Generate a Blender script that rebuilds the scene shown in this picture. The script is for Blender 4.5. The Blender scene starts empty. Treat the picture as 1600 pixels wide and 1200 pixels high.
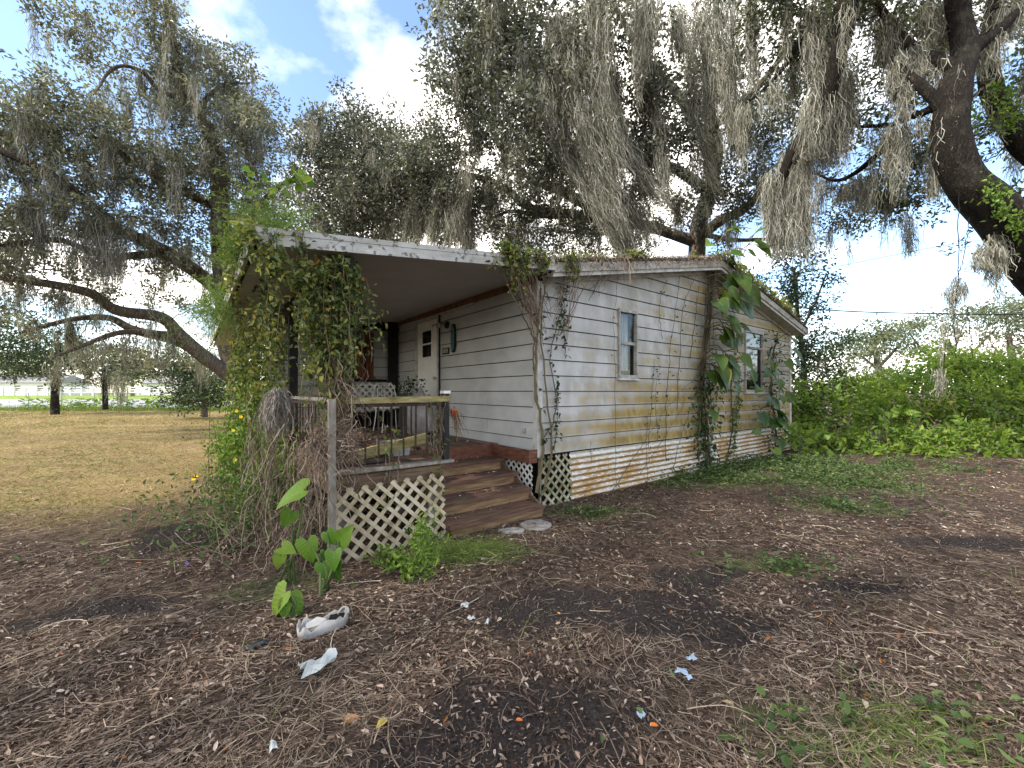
import bpy, math, random
import numpy as np
from mathutils import Vector

# ---------------------------------------------------------------- camera, sky, sun, exposure
F0, HZ, CAMZ = 648.0, 612.0, 1.42          # focal length and horizon row in 1600 px wide units, eye height
scene = bpy.context.scene
C = scene.collection
cam_d = bpy.data.cameras.new('camera')
cam = bpy.data.objects.new('camera', cam_d); C.objects.link(cam)
cam.location = (0, 0, CAMZ); cam.rotation_euler = (math.radians(90), 0, 0)
cam_d.sensor_width = 36; cam_d.lens = 36 * F0 / 1600; cam_d.shift_y = 12 / 1600
cam_d.clip_start = 0.05; cam_d.clip_end = 3000
scene.camera = cam

SUN_EL, SUN_AZ = 41.0, -122.0             # azimuth from +Y towards +X: the sun stands to the left, a little behind the camera
world = bpy.data.worlds.new('World'); scene.world = world; world.use_nodes = True
wn, wl = world.node_tree.nodes, world.node_tree.links
wn.clear()
w_out = wn.new('ShaderNodeOutputWorld'); w_bg = wn.new('ShaderNodeBackground')
w_sky = wn.new('ShaderNodeTexSky'); w_sky.sky_type = 'NISHITA'; w_sky.sun_disc = False
w_sky.sun_elevation = math.radians(SUN_EL); w_sky.sun_rotation = math.radians(SUN_AZ)
w_sky.air_density = 1.0; w_sky.dust_density = 0.6; w_sky.ozone_density = 1.0
w_tc = wn.new('ShaderNodeTexCoord'); w_sep = wn.new('ShaderNodeSeparateXYZ')
wl.new(w_tc.outputs['Generated'], w_sep.inputs[0])
w_add = wn.new('ShaderNodeMath'); w_add.operation = 'ADD'; w_add.inputs[1].default_value = 0.22
w_max = wn.new('ShaderNodeMath'); w_max.operation = 'MAXIMUM'; w_max.inputs[1].default_value = 0.0
wl.new(w_sep.outputs['Z'], w_max.inputs[0]); wl.new(w_max.outputs[0], w_add.inputs[0])
w_dx = wn.new('ShaderNodeMath'); w_dx.operation = 'DIVIDE'; wl.new(w_sep.outputs['X'], w_dx.inputs[0]); wl.new(w_add.outputs[0], w_dx.inputs[1])
w_dy = wn.new('ShaderNodeMath'); w_dy.operation = 'DIVIDE'; wl.new(w_sep.outputs['Y'], w_dy.inputs[0]); wl.new(w_add.outputs[0], w_dy.inputs[1])
w_cmb = wn.new('ShaderNodeCombineXYZ'); wl.new(w_dx.outputs[0], w_cmb.inputs[0]); wl.new(w_dy.outputs[0], w_cmb.inputs[1])
w_cmb.inputs[2].default_value = 13.7
w_no = wn.new('ShaderNodeTexNoise'); w_no.inputs['Scale'].default_value = 0.7; w_no.inputs['Detail'].default_value = 9; w_no.inputs['Roughness'].default_value = 0.56
wl.new(w_cmb.outputs[0], w_no.inputs['Vector'])
w_rmp = wn.new('ShaderNodeValToRGB')
w_rmp.color_ramp.elements[0].position = 0.45; w_rmp.color_ramp.elements[0].color = (0, 0, 0, 1)
w_rmp.color_ramp.elements[1].position = 0.56; w_rmp.color_ramp.elements[1].color = (1, 1, 1, 1)
wl.new(w_no.outputs['Fac'], w_rmp.inputs[0])
w_n2 = wn.new('ShaderNodeTexNoise'); w_n2.inputs['Scale'].default_value = 2.6; w_n2.inputs['Detail'].default_value = 5
wl.new(w_cmb.outputs[0], w_n2.inputs['Vector'])
w_cr = wn.new('ShaderNodeValToRGB')
w_cr.color_ramp.elements[0].position = 0.3; w_cr.color_ramp.elements[0].color = (6.4, 6.1, 5.7, 1)
w_cr.color_ramp.elements[1].position = 0.62; w_cr.color_ramp.elements[1].color = (9.8, 9.2, 8.4, 1)
wl.new(w_n2.outputs['Fac'], w_cr.inputs[0])
w_mix = wn.new('ShaderNodeMixRGB'); wl.new(w_rmp.outputs[0], w_mix.inputs[0]); wl.new(w_sky.outputs[0], w_mix.inputs[1]); wl.new(w_cr.outputs[0], w_mix.inputs[2])
wl.new(w_mix.outputs[0], w_bg.inputs['Color']); w_bg.inputs['Strength'].default_value = 0.13
wl.new(w_bg.outputs[0], w_out.inputs['Surface'])

sun_d = bpy.data.lights.new('sun', 'SUN'); sun_d.energy = 2.2; sun_d.angle = math.radians(2.0); sun_d.color = (1.0, 0.93, 0.8)
sun = bpy.data.objects.new('sun', sun_d); C.objects.link(sun)
sd = Vector((math.sin(math.radians(SUN_AZ)) * math.cos(math.radians(SUN_EL)), math.cos(math.radians(SUN_AZ)) * math.cos(math.radians(SUN_EL)), math.sin(math.radians(SUN_EL))))
sun.rotation_euler = sd.to_track_quat('Z', 'Y').to_euler(); sun.location = sd * 60
vs = scene.view_settings; vs.view_transform = 'Standard'; vs.look = 'None'; vs.exposure = 1.72; vs.gamma = 1.0; vs.use_curve_mapping = False
scene.cycles.max_bounces = 5; scene.cycles.diffuse_bounces = 3; scene.cycles.glossy_bounces = 2; scene.cycles.transmission_bounces = 4; scene.cycles.transparent_max_bounces = 6

# ---------------------------------------------------------------- helpers
rng = np.random.default_rng(11)
random.seed(11)
A = np.array
def P(px, py, D): return A([(px - 800) / F0 * D, D, CAMZ - (py - HZ) / F0 * D])
def G(px, py, z=0.0):                     # point on the ground under a pixel
    D = (CAMZ - z) * F0 / (py - HZ); return A([(px - 800) / F0 * D, D, z])
C0 = A([0.32, 5.18, 0.0])                 # near corner of the house
TH = math.radians(37.65); GV = A([math.cos(TH), math.sin(TH), 0.0]); PV = A([-math.sin(TH), math.cos(TH), 0.0])
def Hw(u, v, z=0.0): return C0 + u * GV + v * PV + A([0, 0, z])
def to_h(w): d = A(w) - C0; return A([d @ GV, d @ PV, d[2]])
def ray_v(px, py, v):                     # pixel -> house coordinates on the plane v
    d = A([(px - 800) / F0, 1.0, (HZ - py) / F0]); t = (v + C0 @ PV) / (d @ PV)
    q = to_h(t * d); return A([q[0], v, CAMZ + t * d[2]])
def ray_u(px, py, u):
    d = A([(px - 800) / F0, 1.0, (HZ - py) / F0]); t = (u + C0 @ GV) / (d @ GV)
    q = to_h(t * d); return A([u, q[1], CAMZ + t * d[2]])
def nrm(a): return a / np.maximum(np.linalg.norm(a, axis=-1, keepdims=True), 1e-9)

_tab = np.random.default_rng(5).random((256, 256))
def vnoise(x, y):
    x = np.asarray(x, float); y = np.asarray(y, float)
    xi, yi = np.floor(x).astype(int), np.floor(y).astype(int); fx, fy = x - xi, y - yi
    fx, fy = fx * fx * (3 - 2 * fx), fy * fy * (3 - 2 * fy)
    a = _tab[xi & 255, yi & 255]; b = _tab[(xi + 1) & 255, yi & 255]; c = _tab[xi & 255, (yi + 1) & 255]; d = _tab[(xi + 1) & 255, (yi + 1) & 255]
    return (a * (1 - fx) + b * fx) * (1 - fy) + (c * (1 - fx) + d * fx) * fy
def fbm(x, y, o=4):
    s, a, t = 0, 0.5, 0
    for k in range(o):
        s = s + a * vnoise(np.asarray(x) * 2 ** k + 17 * k, np.asarray(y) * 2 ** k + 31 * k); t += a; a *= 0.5
    return s / t
def sstep(x, a, b): t = np.clip((x - a) / (b - a), 0, 1); return t * t * (3 - 2 * t)

class MB:                                  # collects geometry for ONE mesh
    def __init__(s): s.V, s.F, s.R, s.n = [], [], [], 0
    def add(s, V, F, rnd=None):
        V = np.asarray(V, float).reshape(-1, 3); F = np.asarray(F, int)
        s.V.append(V); s.F.append(F + s.n)
        s.R.append(np.full(len(F), 0.5 if rnd is None else rnd) if np.ndim(rnd) == 0 else np.asarray(rnd, float)); s.n += len(V); return s
    def box(s, lo, hi, rnd=None):
        x0, y0, z0 = lo; x1, y1, z1 = hi
        return s.add([(x0,y0,z0),(x1,y0,z0),(x1,y1,z0),(x0,y1,z0),(x0,y0,z1),(x1,y0,z1),(x1,y1,z1),(x0,y1,z1)],
                     [(0,3,2,1),(4,5,6,7),(0,1,5,4),(1,2,6,5),(2,3,7,6),(3,0,4,7)], rnd)
    def bar(s, a, b, w, h, up=(0, 0, 1), rnd=None):      # box along a segment: w across, h along 'up'
        a, b = A(a, float), A(b, float); t = nrm(b - a); sd_ = nrm(np.cross(t, A(up, float))); u = np.cross(sd_, t)
        q = [e + i * sd_ * w / 2 + j * u * h / 2 for e in (a, b) for i, j in ((-1,-1),(1,-1),(1,1),(-1,1))]
        return s.add(q, [(0,1,2,3),(7,6,5,4),(0,4,5,1),(1,5,6,2),(2,6,7,3),(3,7,4,0)], rnd)
    def prism(s, poly, f0, f1, rnd=None):                # poly: list of 2-D points; f0, f1 map a point to its near and far 3-D vertex
        n = len(poly); V = [f0(*q) for q in poly] + [f1(*q) for q in poly]
        F4 = [(i, (i + 1) % n, n + (i + 1) % n, n + i) for i in range(n)]
        s.V.append(A(V, float)); b = s.n; s.n += 2 * n
        s.F.append(A(F4) + b); s.R.append(np.full(n, 0.5))
        s.F.append(A([tuple(range(n))[::-1]]) + b); s.F.append(A([tuple(range(n, 2 * n))]) + b); s.R += [A([0.5]), A([0.5])]
        return s
    def lathe(s, prof, c, n=16, axis='z'):
        V, F = [], []
        for r, z in prof:
            for k in range(n):
                a = 2 * math.pi * k / n; q = (r * math.cos(a), r * math.sin(a), z)
                if axis == 'x': q = (q[2], q[0], q[1])
                if axis == 'y': q = (q[0], q[2], q[1])
                V.append(A(c) + A(q))
        for j in range(len(prof) - 1):
            for k in range(n): F.append((j*n+k, j*n+(k+1) % n, (j+1)*n+(k+1) % n, (j+1)*n+k))
        return s.add(V, F)
    def tubes(s, Pt, R, n=6, rnd=None):                  # Pt (N,K,3), R (N,K) or (K,)
        Pt = np.asarray(Pt, float)
        if Pt.ndim == 2: Pt = Pt[None]
        N, K, _ = Pt.shape; R = np.broadcast_to(np.asarray(R, float), (N, K))
        T = np.gradient(Pt, axis=1); T = nrm(T)
        mean = nrm(Pt[:, -1] - Pt[:, 0] + 1e-6); ref = np.where(np.abs(mean[:, 2:3]) > 0.75, A([[1.0, 0.23, 0.0]]), A([[0.05, 0.03, 1.0]]))
        S = nrm(np.cross(T, ref[:, None, :])); U = np.cross(S, T)
        an = np.arange(n) * 2 * math.pi / n
        V = Pt[:, :, None, :] + R[:, :, None, None] * (np.cos(an)[None, None, :, None] * S[:, :, None, :] + np.sin(an)[None, None, :, None] * U[:, :, None, :])
        base = (np.arange(N) * K * n)[:, None, None]; j = np.arange(K - 1)[None, :, None]; k = np.arange(n)[None, None, :]
        f = np.stack([base + j*n + k, base + j*n + (k+1) % n, base + (j+1)*n + (k+1) % n, base + (j+1)*n + k], -1).reshape(-1, 4)
        r = np.repeat(rng.random(N) if rnd is None else np.broadcast_to(rnd, (N,)), (K-1) * n)
        return s.add(V.reshape(-1, 3), f, r)
    def ribbons(s, Pt, W, rnd=None, side=None):          # flat strips, Pt (N,K,3), W (N,K)
        Pt = np.asarray(Pt, float); N, K, _ = Pt.shape; W = np.broadcast_to(np.asarray(W, float), (N, K))
        T = nrm(np.gradient(Pt, axis=1))
        if side is None: side = rng.normal(size=(N, 3))
        S = nrm(np.cross(T, np.asarray(side)[:, None, :])) * W[:, :, None] / 2
        V = np.stack([Pt - S, Pt + S], 2).reshape(-1, 3)
        b = (np.arange(N) * K * 2)[:, None]; j = np.arange(K - 1)[None, :] * 2
        f = np.stack([b + j, b + j + 1, b + j + 3, b + j + 2], -1).reshape(-1, 4)
        r = np.repeat(rng.random(N) if rnd is None else np.broadcast_to(rnd, (N,)), K - 1)
        return s.add(V, f, r)
    def leaves(s, pos, d, nm, L, W, rnd=None, fine=False, fold=0.25, droop=0.15):
        pos = np.asarray(pos, float); N = len(pos); d = nrm(np.asarray(d, float)); sd_ = nrm(np.cross(d, nm)); up = np.cross(sd_, d)
        L = np.broadcast_to(L, (N,))[:, None]; W = np.broadcast_to(W, (N,))[:, None]
        rnd = rng.random(N) if rnd is None else np.broadcast_to(rnd, (N,))
        if not fine:
            V = np.stack([pos, pos + d*L*0.45 + sd_*W*0.5 + up*W*fold, pos + d*L - up*L*droop, pos + d*L*0.45 - sd_*W*0.5 + up*W*fold], 1)
            f = np.arange(N * 4).reshape(N, 4)
            return s.add(V.reshape(-1, 3), f, rnd)
        V = np.stack([pos, pos + d*L*0.22 + sd_*W*0.42 + up*W*fold, pos + d*L*0.62 + sd_*W*0.42 + up*(W*fold - L*droop*0.4), pos + d*L - up*L*droop,
                      pos + d*L*0.62 - sd_*W*0.42 + up*(W*fold - L*droop*0.4), pos + d*L*0.22 - sd_*W*0.42 + up*W*fold], 1)
        b = np.arange(N)[:, None] * 6
        f = np.concatenate([b + A([[0, 1, 2, 3]]), b + A([[0, 3, 4, 5]])], 0)
        return s.add(V.reshape(-1, 3), f, np.concatenate([rnd, rnd]))
    def build(s, name, mat, parent=None, smooth=False, origin=None, attrs=None):
        V = np.concatenate(s.V).astype(np.float32)
        if origin is not None: V = V - np.asarray(origin, np.float32)
        me = bpy.data.meshes.new(name)
        me.vertices.add(len(V)); me.vertices.foreach_set('co', V.ravel())
        tot = np.concatenate([np.full(len(f), f.shape[1]) for f in s.F]).astype(np.int32)
        idx = np.concatenate([f.ravel() for f in s.F]).astype(np.int32)
        me.loops.add(len(idx)); me.loops.foreach_set('vertex_index', idx)
        me.polygons.add(len(tot)); me.polygons.foreach_set('loop_start', np.concatenate([[0], np.cumsum(tot)[:-1]]).astype(np.int32))
        me.update(calc_edges=True)
        me.polygons.foreach_set('use_smooth', np.full(len(tot), bool(smooth)))
        at = me.attributes.new('rnd', 'FLOAT', 'FACE'); at.data.foreach_set('value', np.concatenate(s.R).astype(np.float32))
        for k, v in (attrs or {}).items():
            a2 = me.attributes.new(k, 'FLOAT', 'POINT'); a2.data.foreach_set('value', np.asarray(v, np.float32))
        me.validate()
        if mat is not None: me.materials.append(mat)
        o = bpy.data.objects.new(name, me); C.objects.link(o)
        if name in ('branches', 'spanish_moss', 'stems', 'dead_stems', 'dead_tangle', 'dead_tuft', 'foliage', 'leaves', 'small_leaves', 'fronds', 'stalks', 'dry_plant'): o['kind'] = 'stuff'
        if parent is not None:
            o.parent = parent; o.location = tuple(-A(parent['_o'])) if '_o' in parent else (0, 0, 0)
        elif origin is not None: o.location = tuple(float(q) for q in origin)
        return o

THINGS = []
def tag(o, label, cat, group=None, kind=None):
    o['label'] = label
    if cat: o['category'] = cat
    if group: o['group'] = group
    if kind: o['kind'] = kind
    return o
def thing(name, label, cat, base, group=None, house=False):   # Empty at the base; parts are given in world (or house) coordinates
    o = bpy.data.objects.new(name, None); C.objects.link(o); o.empty_display_size = 0.2
    base = A(base, float)
    o['_o'] = [float(q) for q in base]; THINGS.append(o)
    if house: o.location = tuple(Hw(*base)); o.rotation_euler = (0, 0, TH)
    else: o.location = tuple(base)
    return tag(o, label, cat, group)
def structure(o): o['kind'] = 'structure'; return o
def stuff(o): o['kind'] = 'stuff'; return o
def smooth_path(pts, K):                   # Catmull-Rom through the points, K samples
    p = A(pts, float); p = np.vstack([2*p[0]-p[1], p, 2*p[-1]-p[-2]]); n = len(p) - 3
    t = np.linspace(0, n - 1e-6, K); i = t.astype(int); f = (t - i)[:, None]
    a, b, c, d = p[i], p[i+1], p[i+2], p[i+3]
    return 0.5 * ((2*b) + (c-a)*f + (2*a-5*b+4*c-d)*f**2 + (3*b-a-3*c+d)*f**3)

# ---------------------------------------------------------------- materials
class NT:
    def __init__(s, name):
        s.m = bpy.data.materials.new(name); s.m.use_nodes = True; s.t = s.m.node_tree; s.t.nodes.clear()
        s.out = s.n('OutputMaterial'); s.bs = s.n('BsdfPrincipled'); s.l(s.bs.outputs[0], s.out.inputs[0])
        s._c = None
    def n(s, k): return s.t.nodes.new('ShaderNode' + k)
    def l(s, a, b): s.t.links.new(a, b)
    def coord(s, scale=(1, 1, 1), loc=(0, 0, 0)):
        tc = s.n('TexCoord'); mp = s.n('Mapping'); s.l(tc.outputs['Object'], mp.inputs[0]); mp.inputs['Scale'].default_value = scale; mp.inputs['Location'].default_value = loc
        return mp.outputs[0]
    def noise(s, scale=5, detail=4, vec=None, rough=0.55, dist=0):
        k = s.n('TexNoise'); k.inputs['Scale'].default_value = scale; k.inputs['Detail'].default_value = detail; k.inputs['Roughness'].default_value = rough; k.inputs['Distortion'].default_value = dist
        s.l(vec if vec is not None else s.coord(), k.inputs['Vector']); return k.outputs['Fac']
    def attr(s, name='rnd'):
        k = s.n('Attribute'); k.attribute_type = 'GEOMETRY'; k.attribute_name = name; return k.outputs['Fac']
    def objrnd(s): return s.n('ObjectInfo').outputs['Random']
    def ramp(s, fac, stops, interp='LINEAR'):
        k = s.n('ValToRGB'); r = k.color_ramp; r.interpolation = interp
        while len(r.elements) < len(stops): r.elements.new(0.5)
        for e, (p, c) in zip(r.elements, stops):
            e.position = p; e.color = (c, c, c, 1) if np.ndim(c) == 0 else (*c, 1)
        s.l(fac, k.inputs[0]); return k.outputs[0]
    def math(s, op, a, b=None, clamp=False):
        k = s.n('Math'); k.operation = op; k.use_clamp = clamp
        for i, v in ((0, a), (1, b)):
            if v is None: continue
            if isinstance(v, (int, float)): k.inputs[i].default_value = v
            else: s.l(v, k.inputs[i])
        return k.outputs[0]
    def mix(s, fac, a, b, mode='MIX'):
        k = s.n('MixRGB'); k.blend_type = mode
        for i, v in ((0, fac), (1, a), (2, b)):
            if isinstance(v, (int, float)): k.inputs[i].default_value = v
            elif isinstance(v, tuple): k.inputs[i].default_value = (*v, 1)
            else: s.l(v, k.inputs[i])
        return k.outputs[0]
    def sep(s, vec):
        k = s.n('SeparateXYZ'); s.l(vec, k.inputs[0]); return k.outputs
    def mr(s, v, a, b, c=0.0, d=1.0):
        k = s.n('MapRange'); k.inputs[1].default_value = a; k.inputs[2].default_value = b; k.inputs[3].default_value = c; k.inputs[4].default_value = d
        s.l(v, k.inputs[0]); return k.outputs[0]
    def bump(s, h, strength=0.3, dist=0.01):
        k = s.n('Bump'); k.inputs['Strength'].default_value = strength; k.inputs['Distance'].default_value = dist; s.l(h, k.inputs['Height']); s.l(k.outputs[0], s.bs.inputs['Normal'])
    def done(s, col, rough=0.7, spec=0.3, trans=None, metal=0):
        if isinstance(col, tuple): s.bs.inputs['Base Color'].default_value = (*col, 1)
        else: s.l(col, s.bs.inputs['Base Color'])
        if isinstance(rough, (int, float)): s.bs.inputs['Roughness'].default_value = rough
        else: s.l(rough, s.bs.inputs['Roughness'])
        s.bs.inputs['Specular IOR Level'].default_value = spec; s.bs.inputs['Metallic'].default_value = metal
        if trans:
            tb = s.n('BsdfTranslucent'); mx = s.n('MixShader'); mx.inputs[0].default_value = trans
            if isinstance(col, tuple): tb.inputs[0].default_value = (*col, 1)
            else: s.l(s.mix(1.0, col, (1.25, 1.3, 0.7), 'MULTIPLY'), tb.inputs[0])
            s.l(s.bs.outputs[0], mx.inputs[1]); s.l(tb.outputs[0], mx.inputs[2]); s.l(mx.outputs[0], s.out.inputs[0])
        return s.m
def leafmat(name, stops, rough=0.5, trans=0.3, spec=0.4, nscale=None):
    k = NT(name); f = k.attr()
    if nscale: f = k.math('ADD', k.math('MULTIPLY', f, 0.6), k.math('MULTIPLY', k.noise(nscale, 2), 0.4))
    return k.done(k.ramp(f, stops), rough, spec, trans)
def noisemat(name, stops, scale=6, rough=0.8, spec=0.25, bump=0.0, stretch=(1, 1, 1), rnd=0.0, detail=5):
    k = NT(name); v = k.coord(stretch); f = k.noise(scale, detail, v)
    if rnd: f = k.math('ADD', k.math('MULTIPLY', k.math('SUBTRACT', k.objrnd(), 0.5), rnd), f)
    if bump: k.bump(k.noise(scale * 3, 5, v), 0.5, bump)
    return k.done(k.ramp(f, stops), rough, spec)
def plain(name, col, rough=0.6, spec=0.3, metal=0): return NT(name).done(col, rough, spec, None, metal)

MT = {}
MT['oak_a'] = leafmat('oak leaf', [(0, (.04, .045, .032)), (.45, (.135, .142, .106)), (.85, (.28, .28, .22)), (1, (.40, .39, .32))], .42, .3, .5)
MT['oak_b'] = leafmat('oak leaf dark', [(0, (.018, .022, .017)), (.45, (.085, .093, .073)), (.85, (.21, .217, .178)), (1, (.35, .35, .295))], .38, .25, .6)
MT['oak_c'] = leafmat('oak leaf right', [(0, (.032, .042, .024)), (.6, (.085, .10, .058)), (1, (.18, .19, .11))], .4, .3, .5)
MT['moss'] = leafmat('spanish moss', [(0, (.085, .08, .068)), (.5, (.25, .242, .212)), (1, (.46, .45, .405))], .9, .28, .1)
MT['bgleaf'] = leafmat('far foliage', [(0, (.04, .07, .022)), (.6, (.08, .12, .045)), (1, (.15, .18, .075))], .55, .25, .3)
MT['bgpale'] = leafmat('far pale foliage', [(0, (.075, .095, .05)), (.6, (.13, .15, .085)), (1, (.20, .21, .12))], .6, .25, .3)
MT['yellowleaf'] = leafmat('far yellow foliage', [(0, (.12, .13, .03)), (1, (.28, .27, .08))], .6, .3, .2)
MT['darkleaf'] = leafmat('dark shrub leaf', [(0, (.014, .028, .01)), (.6, (.035, .06, .02)), (1, (.08, .12, .035))], .45, .2, .4)
MT['thicket'] = leafmat('thicket leaf', [(.1, (.032, .065, .012)), (.5, (.115, .19, .028)), (.8, (.25, .32, .05)), (1, (.38, .39, .08))], .5, .35, .3, nscale=0.9)
MT['vine'] = leafmat('vine leaf', [(0, (.03, .05, .015)), (.45, (.085, .118, .032)), (.8, (.18, .205, .055)), (.97, (.30, .28, .07)), (1, (.36, .18, .03))], .42, .4, .45)
MT['vinedark'] = leafmat('dark vine leaf', [(0, (.012, .028, .01)), (.6, (.03, .062, .018)), (1, (.07, .11, .03))], .4, .25, .45)
MT['bright'] = leafmat('bright weed leaf', [(0, (.06, .12, .018)), (.6, (.13, .22, .035)), (1, (.24, .31, .06))], .5, .35, .3)
MT['cover'] = leafmat('ground cover leaf', [(0, (.035, .07, .02)), (.6, (.08, .13, .04)), (1, (.16, .20, .07))], .5, .3, .3)
MT['fern'] = leafmat('asparagus fern frond', [(0, (.06, .11, .025)), (.6, (.13, .20, .05)), (1, (.25, .30, .08))], .6, .35, .2)
MT['deadvine'] = leafmat('dead vine stem', [(0, (.09, .062, .045)), (.5, (.19, .14, .105)), (1, (.33, .26, .21))], .85, 0, .15)
MT['stem'] = leafmat('live vine stem', [(0, (.05, .04, .025)), (1, (.14, .11, .06))], .8, 0, .2)
MT['straw'] = leafmat('dry straw', [(0, (.06, .043, .032)), (.5, (.20, .15, .11)), (.85, (.40, .315, .235)), (1, (.58, .50, .39))], .8, .1, .2)
MT['litter'] = leafmat('fallen leaf', [(0, (.04, .024, .018)), (.45, (.15, .098, .074)), (.8, (.35, .26, .205)), (.95, (.55, .46, .385)), (1, (.36, .13, .03))], .7, .1, .25)
MT['grass'] = leafmat('lawn grass', [(0, (.11, .13, .03)), (.4, (.20, .17, .06)), (.8, (.33, .25, .11)), (1, (.42, .33, .18))], .7, .25, .2)
MT['greengrass'] = leafmat('green grass', [(0, (.07, .12, .025)), (1, (.20, .25, .07))], .6, .3, .2)
MT['flower'] = plain('yellow flower', (.75, .55, .03), .6)
MT['violet'] = plain('violet flower', (.16, .11, .42), .6)

def barkmat(name, stops, furrow=9):
    k = NT(name); v = k.coord((1, 1, .28)); w = k.noise(furrow, 6, v, .6, 1.5); f = k.noise(furrow * 5, 4, k.coord((1, 1, .5))); l = k.noise(2.2, 4)
    h = k.math('ADD', k.math('MULTIPLY', k.math('ABSOLUTE', k.math('SUBTRACT', w, .5)), 2.2), k.math('MULTIPLY', f, .45))
    c = k.ramp(h, stops); c = k.mix(k.mr(l, .52, .72, 0, .5), c, k.mix(.5, c, (.15, .145, .11))); k.bump(h, 1.0, .05); return k.done(c, .92, .12)
MT['bark'] = barkmat('oak bark', [(.15, (.045, .036, .029)), (.4, (.15, .124, .10)), (.75, (.29, .25, .21))])
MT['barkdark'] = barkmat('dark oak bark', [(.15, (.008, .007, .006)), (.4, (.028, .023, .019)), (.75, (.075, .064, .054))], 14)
k = NT('painted siding with algae')
v = k.coord(); sx = k.sep(v)
n_big = k.noise(1.4, 4, k.coord((1, 1, 1.9))); n_str = k.noise(7.0, 5, k.coord((1.6, 1, .55)))
gz = k.mr(sx[2], .62, 2.3, .92, 0.2); gu = k.mr(sx[0], .4, 2.2, .35, 1.0); g2 = k.mr(sx[0], 1.8, 4.5, .15, .52)
frac = k.math('FRACT', k.math('DIVIDE', k.math('SUBTRACT', sx[2], .62), .2)); fr = k.math('MULTIPLY', k.mr(frac, .55, .95, 1, .25), k.mr(frac, .02, .2, .45, 1))
stn = k.math('ADD', k.math('MULTIPLY', k.math('MAXIMUM', k.math('MULTIPLY', gz, gu), g2), .66), k.math('ADD', k.math('MULTIPLY', n_big, .75), k.math('MULTIPLY', n_str, .42)))
stn = k.math('MULTIPLY', k.mr(stn, .70, 1.02), fr)
n_f = k.noise(60, 3)
base = k.ramp(k.noise(3.5, 6, k.coord((1, 1, .6))), [(.3, (.31, .31, .30)), (.55, (.42, .42, .415)), (.8, (.50, .50, .495))])
base = k.mix(k.mr(n_f, .6, .75, 0, .4), base, (.28, .27, .24))
gry = k.math('MULTIPLY', k.mr(k.noise(2.6, 6, k.coord((1, 1, .6), (3, 0, 5))), .42, .72), k.mr(sx[0], .3, 2.6, .3, .95))
col = k.mix(k.math('MULTIPLY', gry, .72), base, (.20, .19, .14))
col = k.mix(k.math('MULTIPLY', stn, .95), col, k.ramp(n_str, [(.3, (.13, .095, .022)), (.55, (.26, .18, .045)), (.8, (.38, .29, .11))]))
k.bump(k.noise(30, 4, k.coord((.3, 1, 2))), .25, .004); MT['siding'] = k.done(col, .65, .25)
k = NT('painted porch siding')
base = k.ramp(k.noise(3, 6, k.coord((1, .7, 1))), [(.3, (.36, .365, .36)), (.6, (.46, .465, .46)), (.85, (.52, .52, .51))])
col = k.mix(k.mr(k.noise(45, 4), .64, .8, 0, .5), base, (.2, .18, .14))
k.bump(k.noise(28, 4, k.coord((1, .3, 2))), .25, .004); MT['siding_in'] = k.done(col, .6, .25)
MT['trim'] = noisemat('weathered white trim', [(.25, (.20, .185, .16)), (.45, (.40, .39, .365)), (.7, (.52, .515, .49))], 7, .65, .25, .003)
k = NT('weathered fascia')
col = k.ramp(k.noise(5, 6, k.coord((.6, 1, 1.4))), [(.3, (.19, .17, .14)), (.5, (.35, .33, .29)), (.75, (.47, .46, .43))])
col = k.mix(k.mr(k.noise(16, 5), .54, .66, 0, .9), col, (.075, .065, .045)); MT['fascia'] = k.done(col, .75, .2)
k = NT('aluminium roof edge')
col = k.ramp(k.noise(4, 5, k.coord((1, 1, 3))), [(.3, (.27, .26, .23)), (.6, (.40, .395, .37)), (.8, (.48, .48, .46))])
col = k.mix(k.mr(k.noise(21, 6), .565, .63, 0, .85), col, (.06, .055, .045)); MT['alum'] = k.done(col, .5, .4)
MT['ceiling'] = noisemat('porch ceiling panel', [(.3, (.33, .305, .295)), (.7, (.40, .375, .365))], 2, .6, .25)
MT['roof'] = noisemat('mossy shingle', [(.3, (.035, .032, .025)), (.55, (.085, .075, .058)), (.75, (.10, .11, .05))], 9, .95, .1, .02)
k = NT('rusted corrugated steel')
nr = k.noise(2.2, 6, k.coord((.8, 1, 1.2))); nf = k.noise(26, 5, k.coord((.5, 1, 1.6))); zz = k.sep(k.coord())[2]
ph = k.math('SINE', k.math('MULTIPLY', zz, 2 * math.pi / .0775)); low = k.mr(ph, -1, .8, 1, .1)
rm = k.math('ADD', k.math('MULTIPLY', nr, .65), k.math('ADD', k.math('MULTIPLY', nf, .75), k.math('MULTIPLY', low, .24)))
rm = k.math('MULTIPLY', k.mr(rm, .68, .86), k.mr(zz, .50, .6, 1, .1))
gal = k.ramp(k.noise(14, 4), [(.3, (.45, .44, .40)), (.7, (.66, .65, .61))])
rc = k.ramp(nf, [(.25, (.13, .065, .022)), (.5, (.29, .165, .05)), (.75, (.44, .30, .12))])
MT['rust'] = k.done(k.mix(rm, gal, rc), .6, .35, None, 0.1)
k = NT('mossy step wood'); st = k.noise(9, 6, k.coord((.5, 5, 5)))
col = k.ramp(st, [(.25, (.035, .023, .016)), (.5, (.10, .066, .044)), (.75, (.18, .125, .085))])
col = k.mix(k.mr(k.noise(4, 4), .50, .68, 0, .55), col, (.15, .11, .04)); k.bump(st, .5, .006); MT['stepwood'] = k.done(col, .8, .2)
k = NT('reddish tread wood'); st = k.noise(9, 6, k.coord((.5, 5, 5)))
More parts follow.
